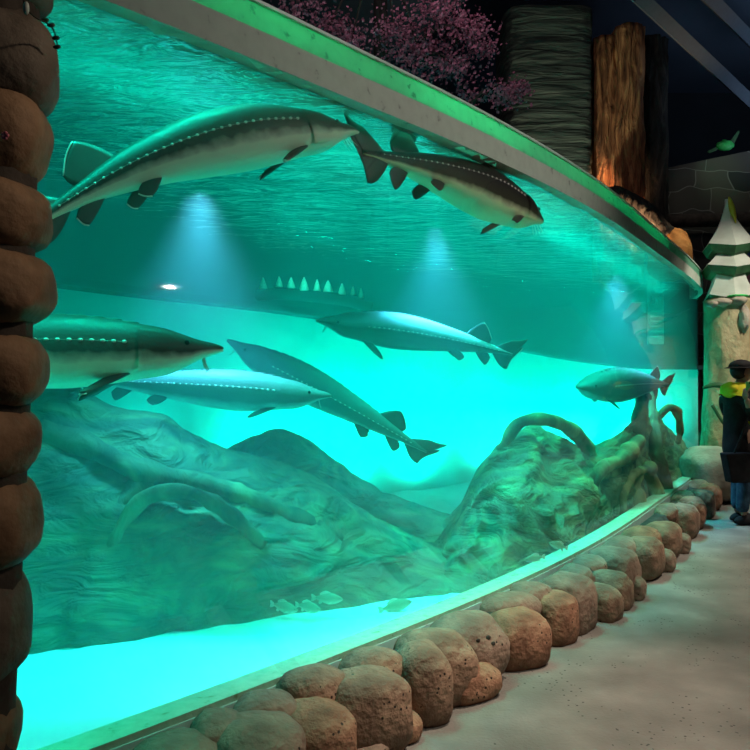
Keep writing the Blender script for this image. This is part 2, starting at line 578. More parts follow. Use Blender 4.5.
# ------------------------------------------------------------------ plan of the tank
GP = [(-2.75, 0.55), (-2.2, 1.12), (-1.55, 1.78), (-0.92, 2.43), (-0.31, 3.1), (0.71, 4.29), (1.69, 5.63), (2.85, 7.5), (4.05, 9.5), (4.66, 10.68), (4.92, 11.5)]
NG = 150
GC = spline([(x, y, 0) for x, y in GP], NG)
BP = [(-4.6, 2.2), (-3.4, 3.6), (-2.31, 5.5), (-0.8, 8.0), (1.8, 10.7), (4.0, 11.7), (5.07, 11.78)]
BC = spline([(x, y, 0) for x, y in BP], NG)


def normals(C):
    out = []
    for i in range(len(C)):
        t = (C[min(i + 1, len(C) - 1)] - C[max(0, i - 1)]).normalized()
        out.append(Vector((-t.y, t.x, 0)))      # towards the tank
    return out


GN = normals(GC)
BN = normals(BC)


def glass_at(px):
    r = (px - 375) / F
    for i in range(NG - 1):
        a = GC[i].x - r * GC[i].y
        b = GC[i + 1].x - r * GC[i + 1].y
        if GC[i].y > 0 and a <= 0 <= b:
            t = a / (a - b)
            return GC[i].lerp(GC[i + 1], t), GN[i], GC[i].lerp(GC[i + 1], t).y
    return GC[-3], GN[-3], GC[-3].y


def sweep(C, Nn, prof, i0=0, i1=None, zf=None):
    """closed profile of (offset towards tank, z) swept along a plan curve"""
    i1 = len(C) if i1 is None else i1
    mb = MB()
    rings = []
    for i in range(i0, i1):
        dz = zf(i) if zf else 0
        rings.append([C[i] + Nn[i] * o + Vector((0, 0, z + dz)) for o, z in prof])
    mb.rings(rings)
    return mb


# ------------------------------------------------------------------ setting
def make_setting():
    b = MB()
    b.add([(-9, -4, 0), (12, -4, 0), (12, 19, 0), (-9, 19, 0)], [(0, 1, 2, 3)])
    tag(b.build('floor', M['path'], smooth=False), kind='structure')
    # back of the hall, ceiling
    w = MB().box(-9, 16, 18.5, 18.8, 0, 9)
    tag(w.build('wall_rear', M['dark_wall'], smooth=False), kind='structure')
    c = MB().box(-9, 16, -4, 19, 8.6, 8.8)
    tag(c.build('ceiling', M['ceiling'], smooth=False), kind='structure')
    for k, (p, q) in enumerate([(at(636, -8, 11), at(770, 118, 14.5)), (at(694, -20, 11.5), at(775, 62, 14.5)), (at(520, -10, 15), at(800, 6, 16))]):
        t = MB().tube([p, q], 0.13, 4)
        tag(t.build('trim_%d' % (k + 4), M['beam'], smooth=False), kind='structure')
    # window: pane, rim, base strip
    win = empty('window_1', GC[60])
    tag(win, kind='structure')

    def wpart(mb, name, m, smooth=True):
        o = mb.build(name, m, win, smooth=smooth)
        o.matrix_parent_inverse = Matrix.Translation(-GC[60])
        return o
    wpart(sweep(GC, GN, [(0, 0.27), (0, 2.745), (0.05, 2.745), (0.05, 0.27)]), 'window_pane', M['pane'])
    wpart(sweep(GC, GN, [(-0.012, 2.745), (-0.012, 2.868), (0.09, 2.868), (0.09, 2.745)]), 'rim_band', M['rim_grey'], False)
    wpart(sweep(GC, GN, [(-0.012, 2.868), (0.0, 2.975), (0.09, 2.975), (0.09, 2.868)]), 'rim_top', M['rim_green'], False)
    wpart(sweep(GC, GN, [(-0.016, 2.972), (-0.016, 2.985), (0.095, 2.985), (0.095, 2.972)]), 'rim_edge', M['rim_edge'], False)
    wpart(sweep(GC, GN, [(-0.004, 0.285), (-0.004, 0.31), (0.14, 0.30), (0.14, 0.26)]), 'seal_strip', M['strip'], False)
    wpart(sweep(GC, GN, [(-0.03, 0.05), (-0.012, 0.285), (0.1, 0.285), (0.1, 0.05)]), 'base_rail', M['rail'], False)
    # tank walls
    i0, i1 = 0, NG
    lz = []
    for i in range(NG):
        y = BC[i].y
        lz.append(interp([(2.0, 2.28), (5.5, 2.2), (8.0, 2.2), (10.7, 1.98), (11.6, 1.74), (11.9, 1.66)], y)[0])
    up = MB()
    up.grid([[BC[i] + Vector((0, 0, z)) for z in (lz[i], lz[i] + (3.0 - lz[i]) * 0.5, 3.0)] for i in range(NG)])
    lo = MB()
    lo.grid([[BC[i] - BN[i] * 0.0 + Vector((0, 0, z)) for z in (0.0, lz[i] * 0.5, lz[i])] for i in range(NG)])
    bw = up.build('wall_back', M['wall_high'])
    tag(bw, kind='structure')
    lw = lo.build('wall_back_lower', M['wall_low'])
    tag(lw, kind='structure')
    lg = MB()
    lg.rings([[BC[i] + BN[i] * o + Vector((0, 0, lz[i] + z)) for o, z in ((0.02, -0.03), (-0.22, -0.03), (-0.22, 0.03), (0.02, 0.03))] for i in range(NG)])
    tag(lg.build('trim_1', M['wall_high'], smooth=False), kind='structure')
    sw = MB().grid([[GC[0].lerp(BC[0], t) + Vector((0, 0, z)) for z in (0, 3.0)] for t in (0, 0.5, 1)])
    tag(sw.build('wall_left', M['wall_high']), kind='structure')
    # sand and water
    g = MB()
    rows = []
    for i in range(NG):
        r = []
        for j in range(26):
            t = j / 25
            p = (GC[i] + GN[i] * 0.1).lerp(BC[i], t)
            r.append((p.x, p.y, 0.1 + 0.03 * fbm((p.x * 1.3, p.y * 1.3, 0)) * smoothstep(0, .2, t)))
        rows.append(r)
    g.grid(rows)
    tag(g.build('sand', M['sand']), kind='stuff')
    s = MB()
    rows = []
    for i in range(NG):
        r = []
        for j in range(60):
            t = j / 59
            p = (GC[i] + GN[i] * 0.052).lerp(BC[i], t)
            r.append((p.x, p.y, 2.74 + 0.012 * fbm((p.x * 2.2, p.y * 2.2, 3))))
        rows.append(r)
    s.grid(rows)
    tag(s.build('water_surface', M['surface']), kind='structure')
    wv = MB()
    out = [GC[i] + GN[i] * 0.055 for i in range(0, NG, 3)]
    back = [BC[i] - BN[i] * 0.005 for i in range(0, NG, 3)]
    loop = out + list(reversed(back))
    n = len(loop)
    vs = [p + Vector((0, 0, 0.05)) for p in loop] + [p + Vector((0, 0, 2.79)) for p in loop]
    fs = [(k, (k + 1) % n, n + (k + 1) % n, n + k) for k in range(n)]
    h = n // 2
    for zoff, rev in ((0, True), (n, False)):
        for k in range(h - 1):
            q = (zoff + k, zoff + k + 1, zoff + n - 2 - k, zoff + n - 1 - k)
            fs.append(tuple(reversed(q)) if rev else q)
    wv.add(vs, fs)
    tag(wv.build('water', M['water'], smooth=False), kind='structure')


make_setting()


# ------------------------------------------------------------------ kerb of boulders
def rock_mesh(name, m, rx, ry, rz, seed, amp=0.10, boxy=0.75, nu=30, nv=20):
    sd = Vector((seed * 3.17, seed * 1.31, seed * 2.71))

    def fn(d, p):
        q = Vector((math.copysign(abs(d.x) ** boxy, d.x), math.copysign(abs(d.y) ** boxy, d.y), math.copysign(abs(d.z) ** boxy, d.z)))
        k = 1 + amp * fbm(d * 1.1 + sd, 2) + amp * 0.22 * fbm(d * 4 + sd, 3)
        return Vector((q.x * rx, q.y * ry, q.z * rz)) * k
    mb = MB().ball((0, 0, 0), 1, nu, nv, fn)
    return mb.build(name, m)


KERB = [  # px0, px1, y0, y1, row (f front, b back, s small filler), stone, label
    (136, 212, 735, 775, 'b', 1, 'grey-brown boulder cut off by the lower picture edge, nearest under the glass'),
    (194, 242, 711, 746, 'b', 1, 'small dark round boulder against the glass base at the near end of the kerb'),
    (217, 296, 718, 768, 'f', 1, 'smooth grey-brown boulder at the lower picture edge, leftmost of the front row'),
    (235, 293, 693, 726, 'b', 1, 'low dark boulder against the glass base, second along from the near end'),
    (281, 343, 668, 708, 'b', 0, 'domed brown boulder lying in the back row above the orange-brown one'),
    (281, 346, 702, 766, 'f', 2, 'orange-brown domed boulder in the front row, left of the biggest round one'),
    (330, 403, 672, 744, 'f', 0, 'biggest round brown boulder in the near part of the kerb'),
    (341, 400, 649, 680, 'b', 0, 'low boulder lying in the back row just above the biggest round boulder'),
    (345, 386, 735, 762, 's', 1, 'small dark stone wedged low under the biggest round boulder'),
    (380, 417, 710, 748, 's', 2, 'small reddish stone wedged between the biggest round boulder and the tall egg-shaped one'),
    (398, 444, 646, 722, 'f', 0, 'tall egg-shaped brown boulder standing at the path edge'),
    (396, 470, 632, 688, 'm', 0, 'broad rounded boulder leaning behind the tall egg-shaped boulder'),
    (431, 500, 614, 672, 'm', 1, 'broad boulder with three small dark holes in its face'),
    (443, 500, 665, 716, 's', 2, 'low sloping stone at the path edge under the boulder with the holes'),
    (490, 541, 611, 678, 'f', 2, 'blocky square-shouldered brown boulder at the path edge'),
    (477, 538, 593, 616, 'b', 1, 'flat capping boulder lying behind the blocky square-shouldered one'),
    (533, 570, 593, 654, 'f', 2, 'upright reddish boulder right of the blocky square-shouldered one'),
    (508, 552, 582, 601, 'b', 1, 'flat greenish boulder against the glass behind the upright reddish one'),
    (545, 589, 575, 638, 'f', 1, 'tall sloping grey boulder right of the upright reddish one'),
    (583, 606, 584, 625, 'f', 0, 'narrow boulder squeezed in right of the tall sloping grey one'),
    (590, 622, 571, 613, 'f', 0, 'smooth round-topped boulder half behind the narrow one'),
    (562, 610, 556, 576, 'b', 1, 'long low green-tinged boulder against the glass in mid kerb'),
    (553, 593, 566, 584, 'b', 1, 'small flat boulder in front of the long low green-tinged one'),
    (593, 631, 548, 599, 'f', 1, 'broad sloping boulder in mid kerb with a shaded right flank'),
    (623, 643, 569, 598, 's', 1, 'small dark upright stone at the path edge in mid kerb'),
    (610, 641, 547, 571, 'b', 1, 'dark boulder of the back row behind the broad sloping one'),
    (630, 660, 540, 585, 'f', 0, 'pitted brown boulder right of the small dark upright stone'),
    (621, 669, 530, 560, 'm', 2, 'pale wide boulder lying above the pitted brown one'),
    (658, 675, 549, 574, 's', 1, 'lone small dark stone poking out at the path edge beyond the pitted boulder'),
    (646, 684, 523, 563, 'f', 0, 'rounded boulder beyond the lone small dark stone'),
    (676, 700, 514, 546, 'f', 0, 'narrow rounded boulder in the far part of the kerb'),
    (660, 688, 513, 529, 'b', 0, 'flat boulder against the glass in the far part of the kerb'),
    (683, 691, 541, 555, 's', 1, 'tiny dark stone at the foot of the far narrow boulder'),
    (690, 708, 509, 537, 'f', 2, 'reddish boulder at the path edge, fourth from the far end'),
    (699, 717, 499, 529, 'f', 0, 'brown boulder at the path edge, third from the far end'),
    (672, 706, 498, 515, 'b', 0, 'flat pale boulder of the back row, third from the far end'),
    (709, 726, 494, 521, 'f', 2, 'brown boulder beside the visitor, second from the far end of the front row'),
    (688, 720, 484, 503, 'b', 0, 'pale smooth boulder of the back row, second from the far end'),
    (718, 734, 484, 512, 'f', 0, 'last boulder of the front row, below the black bag'),
    (698, 724, 466, 487, 'b', 0, 'last pale boulder of the back row, at the end of the glass'),
]


def make_kerb():
    # low core that the boulders are set in
    prof = [(-0.045, 0.0), (-0.045, 0.25), (-0.14, 0.245), (-0.20, 0.16), (-0.23, 0.0)]
    i0 = next(i for i in range(NG) if GC[i].y > 1.0)
    tag(sweep(GC, GN, prof, i0, NG - 4).build('trim_2', M['core']), kind='structure')
    for k, (x0, x1, y0, y1, row, mi, lab) in enumerate(KERB):
        cx = (x0 + x1) / 2
        g, nn, D = glass_at(min(cx, 700))
        tan = Vector((nn.y, -nn.x, 0))
        ray = Vector((cx - 375, F, 0)).normalized()
        den = max(0.42, nn.dot(ray))
        perp, ry = {'f': (0.21, 0.15), 'm': (0.14, 0.17), 's': (0.27, 0.09), 'b': (0.085, 0.11)}[row]
        Dc = D - perp / den * ray.y
        if row in 'fs' and x0 > 560:
            Dc = max(EYE * F / (y1 - HOR) + 0.12, Dc - 0.25)
        if row == 'b' and x0 > 650: Dc = D - 0.35 - (x0 - 650) * 0.012
        w = (x1 - x0) * Dc / F
        c = at(cx, (y0 + y1) / 2, Dc)
        rz = (y1 - y0) * Dc / F / 2
        top = c.z + rz * 1.04
        bot = c.z - rz
        if row in 'fs' or bot < 0.05: bot = -0.04 if row != 's' else -0.02
        else: bot = min(bot, 0.12)
        rz = (top - bot) / 2
        c.z = (top + bot) / 2
        rx = w / 2 * 1.2
        if x0 > 540:
            rx = max(rx, {'f': 0.125, 's': 0.06}.get(row, 0.14))
            ry *= 1.15
        if x0 > 600:
            # the far stretch runs along the line of sight: lay the stones out along the kerb itself
            off, zz = {'f': (0.23, 0.13), 's': (0.33, 0.08), 'm': (0.15, 0.22), 'b': (0.11, 0.235)}[row]
            best = None
            for i in range(40, NG - 6):
                p = GC[i] - GN[i] * off
                d = (375 + p.x / p.y * F - cx) ** 2 + (HOR - (zz - EYE) * -1 * 0 + (EYE - zz) / p.y * F - (y0 + y1) / 2) ** 2
                if best is None or d < best[0]: best = (d, i)
            i = best[1]
            nn = GN[i]
            tan = Vector((nn.y, -nn.x, 0))
            c = GC[i] - nn * off
            rx, ry, rz, c.z = {'f': (0.215, 0.15, 0.165, 0.135), 's': (0.09, 0.09, 0.10, 0.07), 'm': (0.24, 0.15, 0.13, 0.20), 'b': (0.25, 0.115, 0.085, 0.225)}[row]
            rx *= random.uniform(.85, 1.1)
            rz *= random.uniform(.9, 1.08)
        o = rock_mesh('boulder', M['boulder'][mi], rx, ry, rz, k + 1, boxy=0.68 if row == 'f' else 0.8)
        o.location = c
        o.rotation_euler = (0, 0, math.atan2(tan.y, tan.x) * (0.55 if x0 < 540 else (0.9 if x0 < 601 else 1.0)) + random.uniform(-.12, .12))
        # not through the pane: push the stone out if its middle is too near
        tag(o, lab, 'boulder', 'boulders of the kerb below the glass')
        if 'three small dark holes' in lab:
            o.rotation_mode = 'XYZ'
            mw = Matrix.Translation(o.location) @ o.rotation_euler.to_matrix().to_4x4()
            inv = mw.inverted()
            eye = inv @ Vector((0, 0, EYE))
            for (hx, hy, hr) in ((478, 640, 0.012), (488, 637, 0.015), (493, 643, 0.013)):
                far = inv @ at(hx, hy, 6.0)
                hit, pos, _n, _i = o.ray_cast(eye, (far - eye).normalized())
                if hit:
                    MB().ball(pos, (hr, hr * .5, hr * .8), 10, 8).build('hole', M['core'], o)


make_kerb()

# ------------------------------------------------------------------ stone pillar at the left
PILLAR = [  # right edge px, y0, y1, stone, label
    (53, -55, 14, 1, 'topmost stone of the left pillar, cut off by the upper picture edge'),  # uppermost stones take the darker colour in place of shade up there
    (60, 10, 113, 1, 'largest stone high in the left pillar, coloured dark for the unlit top'),
    (52, 84, 184, 0, 'brown wedge-shaped stone of the left pillar, right below the largest dark-coloured one'),
    (53, 181, 254, 0, 'rounded tan-brown stone of the left pillar, fourth from the top'),
    (55, 251, 331, 0, 'reddish-brown stone of the left pillar, level with the top fin of the grey fish row'),
    (50, 327, 408, 0, 'dark red-brown stone of the left pillar, in front of the body of the leftmost sturgeon'),
    (42, 404, 484, 0, 'orange-brown stone of the left pillar, fourth from the bottom'),
    (42, 474, 574, 0, 'speckled brown stone of the left pillar, third from the bottom'),
    (32, 556, 692, 1, 'tall dark grey stone of the left pillar, second from the bottom'),
    (21, 680, 775, 0, 'lowest visible stone of the left pillar, cut off by the lower picture edge'),
]
PILLAR[4] = PILLAR[4][:4] + ('reddish-brown stone of the left pillar, fifth from the top and bulging out to the right',)


def make_pillar():
    D = 1.72
    path = [at(-34, 380 + EYE * F / D, D), at(-30, 700, D), at(-16, 400, D), at(-8, 100, D), at(-8, -120, D)]
    path[0].z = 0
    tag(MB().tube(path, 0.1, 14).build('trim_3', M['core']), kind='structure')
    for k, (xr, y0, y1, mi, lab) in enumerate(PILLAR):
        hw = 64
        c = at(xr - hw - 7, (y0 + y1) / 2, D)
        o = rock_mesh('pillar_stone', M['pillar_stone'][mi], hw * D / F * 1.0, 0.125, (y1 - y0) / 2 * D / F * 1.03, 60 + k, amp=0.07, boxy=0.74, nu=40, nv=28)
        o.location = c
        o.rotation_euler = (0, (0, .06, .22, .03, -.08, .05, -.06, -.14, -.18, .1)[k], random.uniform(-.3, .3))
        tag(o, lab, 'stone', 'stones stacked up the left pillar')
    # little vine with a white bud
    v = empty('vine_twig', at(30, 10, D - 0.13))
    pts = [at(22, -2, D - 0.14), at(26, 8, D - 0.15), at(34, 16, D - 0.14), at(46, 22, D - 0.12), at(53, 30, D - 0.08), at(57, 46, D - 0.05)]
    s = MB().tube(spline(pts, 20), 0.0018, 6)
    inv = Matrix.Translation(-v.location)
    o = s.build('stem', M['branch'], v); o.matrix_parent_inverse = inv
    for (x, y, m) in ((50, 24, 'fin_dark'), (55, 37, 'branch'), (56, 46, 'branch'), (44, 19, 'fir_under')):
        p = at(x, y, D - 0.12)
        o = MB().ball(p, (0.009, 0.003, 0.005), 8, 6).build('leaf', M[m], v); o.matrix_parent_inverse = inv
    o = MB().ball(at(25, 7, D - 0.16), (0.007, 0.006, 0.014), 10, 8).build('bud', M['panel'], v)
    o.matrix_parent_inverse = inv
    tag(v, 'thin dark vine twig with a white bud across the top of the left pillar', 'twig')
    fl = MB()
    c = at(4, 135, D - 0.15)
    for k in range(5):
        a = 2 * PI * k / 5
        fl.ball(c + Vector((math.cos(a) * 0.005, 0, math.sin(a) * 0.005)), (0.0045, 0.002, 0.0045), 8, 6)
    tag(fl.build('pink_flower', M['pink']), 'tiny pink flower on the brown wedge-shaped pillar stone', 'flower')


make_pillar()


# ------------------------------------------------------------------ rocks in the tank
def mound(name, cols, label, cat, m, nx=110, seed=0, amp=0.10, fold=0.05):
    rows = []
    x0, x1 = cols[0][0], cols[-1][0]
    nf, nb = 44, 14
    for i in range(nx):
        px = x0 + (x1 - x0) * i / (nx - 1)
        df, dr, yr, db = interp(cols, px)
        zr = EYE + (HOR - yr) / F * dr
        r = []
        for j in range(nf + nb):
            if j < nf:
                s = j / (nf - 1)
                d = df + (dr - df) * (s ** 1.15)
                z = 0.05 + (zr - 0.05) * (math.sin(PI / 2 * s) ** 0.85)
            else:
                s = (j - nf + 1) / nb
                d = dr + (db - dr) * s
                z = 0.02 + (zr - 0.02) * (math.cos(PI / 2 * s) ** 0.8)
            p = Vector(((px - 375) / F * d, d, z))
            e = smoothstep(0, 0.25, z)
            q = p * 1.0 + Vector((seed, seed * 2.3, 0))
            n1 = fbm(q * 1.3, 3)
            w = Vector((n1, fbm(q * 1.3 + Vector((9, 3, 1)), 2), fbm(q * 1.1 + Vector((2, 8, 4)), 2))) * 0.55
            n2 = 1 - abs(fbm(Vector((q.x * 1.3 + q.z * 0.9, q.y * 1.3, q.z * 1.7 - q.x * 1.0)) + w * 2.2, 3)) * 2.2
            n3 = fbm(q * 7 + w, 3)
            dd = (amp * n1 + fold * n2 + 0.012 * n3) * e
            top = smoothstep(0.75, 1.0, j / nf) * (1 if j < nf + nb else 0)
            p.y -= dd * (1 - 0.5 * top)
            p.x += 0.05 * fbm(q * 2.1, 2) * e
            p.z += dd * 0.55 * e
            r.append(p)
        rows.append(r)
    root = empty(name, Vector(((sum(c[0] for c in cols) / len(cols) - 375) / F * cols[0][2], cols[len(cols) // 2][2], 0.1)))
    b = MB().grid(rows).build('rock_mass', m, root)
    b.matrix_parent_inverse = Matrix.Translation(-root.location)
    tag(root, label, cat)
    return root


def root_part(parent, pts, r0, r1, name='root', m=None, seed=0, n=40):
    path = spline([at(*p) for p in pts], n)
    rad = []
    for i, p in enumerate(path):
        t = i / (n - 1)
        rad.append((r0 + (r1 - r0) * t) * (1 + 0.42 * fbm(p * 6 + Vector((seed, 0, 0)), 3)))
    o = MB().tube(path, rad, 12).build(name, m or M['root'], parent)
    o.matrix_parent_inverse = Matrix.Translation(-parent.location)
    return o


A = mound('sunken_rock', [(-130, 3.35, 4.2, 388, 5.0), (20, 3.85, 4.6, 392, 5.4), (75, 3.95, 4.8, 388, 5.6), (110, 4.0, 4.85, 408, 5.7), (160, 4.1, 4.95, 415, 5.8),
                          (205, 4.2, 5.05, 440, 5.9), (265, 4.4, 5.2, 460, 6.0), (320, 4.55, 5.3, 485, 6.1), (380, 4.75, 5.4, 520, 6.2), (440, 4.95, 5.5, 548, 6.3), (500, 5.2, 5.7, 585, 6.4)],
          'big yellow-green algae-covered rock filling the left of the tank', 'rock', M['reef'], seed=1.7)
root_part(A, [(60, 600, 4.14), (95, 540, 4.26), (125, 500, 4.38), (150, 484, 4.46)], 0.05, 0.08, seed=1)
root_part(A, [(95, 590, 4.14), (115, 540, 4.22), (140, 502, 4.31), (165, 492, 4.35), (200, 496, 4.40), (235, 518, 4.47), (262, 545, 4.58)], 0.035, 0.055, seed=2)
root_part(A, [(40, 432, 4.3), (85, 445, 4.35), (140, 470, 4.4), (200, 482, 4.55), (270, 505, 4.75), (340, 540, 4.9)], 0.07, 0.05, seed=3)
B = mound('sunken_rock', [(190, 5.7, 6.3, 470, 6.9), (245, 5.75, 6.3, 442, 6.9), (285, 5.8, 6.4, 430, 7.0), (320, 5.9, 6.5, 450, 7.0), (370, 6.0, 6.6, 484, 7.1), (430, 6.2, 6.7, 512, 7.2), (480, 6.3, 6.8, 530, 7.3), (540, 6.5, 7.0, 560, 7.5)],
          'dark hazy mound behind the yellow-green rock, in the middle of the tank', 'rock', M['reef'], seed=5.1)
C = mound('sunken_rock', [(400, 5.1, 6.0, 575, 7.0), (430, 5.0, 6.2, 545, 7.1), (455, 4.98, 6.3, 512, 7.2), (480, 5.0, 6.4, 470, 7.3), (502, 5.05, 6.5, 445, 7.4), (530, 5.2, 6.6, 426, 7.5), (560, 5.5, 6.8, 440, 7.7),
                          (590, 6.0, 7.2, 450, 8.0), (615, 6.8, 7.5, 440, 8.4), (635, 7.4, 8.0, 420, 9.0), (650, 8.0, 8.6, 418, 9.5), (668, 8.7, 9.2, 430, 10.0), (690, 9.9, 10.3, 455, 10.8)],
          'dark rock heap with looping roots on the right of the tank', 'rock', M['reef'], seed=9.3, amp=0.12, fold=0.07)
root_part(C, [(500, 452, 6.2), (518, 424, 6.2), (540, 419, 6.2), (565, 426, 6.5), (582, 441, 6.85), (594, 466, 7.15)], 0.045, 0.075, seed=4)
root_part(C, [(640, 520, 7.4), (630, 480, 7.5), (636, 440, 7.9), (642, 400, 8.2), (640, 386, 8.3)], 0.13, 0.07, 'root_stump', seed=5)
root_part(C, [(664, 500, 8.3), (655, 450, 8.4), (650, 410, 8.6), (653, 386, 8.7)], 0.13, 0.06, 'root_stump', seed=6)
root_part(C, [(656, 420, 8.8), (668, 408, 8.8), (677, 412, 8.9), (680, 432, 9.0), (678, 442, 9.1)], 0.05, 0.035, seed=7)
root_part(C, [(598, 530, 6.6), (590, 495, 6.6), (600, 470, 6.7), (620, 460, 7.0), (640, 440, 7.4)], 0.05, 0.08, seed=8)
root_part(C, [(660, 505, 7.9), (652, 480, 7.9), (640, 462, 7.8), (615, 470, 7.1), (575, 480, 6.4)], 0.07, 0.05, seed=9)
root_part(C, [(625, 528, 7.0), (622, 500, 7.0), (632, 476, 7.3), (650, 468, 7.7)], 0.045, 0.06, seed=10)


# ------------------------------------------------------------------ sturgeons
PROF = [  # t, half height up, half height down, half width
    (0.0, 0.004, 0.005, 0.006), (0.02, 0.011, 0.010, 0.016), (0.06, 0.021, 0.018, 0.027), (0.10, 0.035, 0.031, 0.039), (0.14, 0.046, 0.043, 0.048),
    (0.20, 0.054, 0.050, 0.054), (0.28, 0.064, 0.060, 0.060), (0.38, 0.069, 0.066, 0.063), (0.50, 0.064, 0.060, 0.057), (0.62, 0.052, 0.047, 0.045),
    (0.74, 0.038, 0.033, 0.031), (0.84, 0.023, 0.020, 0.018), (0.92, 0.014, 0.012, 0.010), (1.0, 0.006, 0.005, 0.004)]


def fin_mesh(outline, th=0.006, edge=None):
    """a thin blade from a 3D outline (list of root->tip rows): rows of points, thick at the root and fine at the edge"""
    return outline


def blade(root0, root1, tip0, tip1, L, n=11, k=9, th=0.006, cup=0.0, side=Vector((0, 1, 0)), scallop=0.0):
    """fin between a root line and a tip line"""
    top, bot, edge = [], [], []
    for i in range(n):
        s = i / (n - 1)
        a, b = [], []
        r = root0.lerp(root1, s)
        t = tip0.lerp(tip1, s)
        nrm = (root1 - root0).cross(t - r)
        nrm = nrm.normalized() if nrm.length > 1e-9 else side
        for j in range(k):
            u = j / (k - 1)
            bulge = 1 + (scallop + 0.10) * math.sin(PI * s)
            p = r.lerp(t, u * bulge)
            mid = ((root0 + root1) / 2).lerp((tip0 + tip1) / 2, u)
            p = p.lerp(mid + (p - mid) * (1 - 0.34 * u ** 3), 1)
            if j == k - 1: edge.append(p.copy())
            h = th * L * (1 - u) * (0.35 + 0.65 * math.sin(PI * (0.08 + 0.84 * s))) + 0.0006 * L
            off = nrm * cup * L * math.sin(PI * s) * u
            a.append(p + nrm * h + off)
            b.append(p - nrm * h + off)
        top.append(a)
        bot.append(b)
    mb = MB()
    rings = []
    for i in range(n):
        rings.append(top[i] + list(reversed(bot[i])))
    mb.rings(rings)
    blade.edge = edge
    return mb


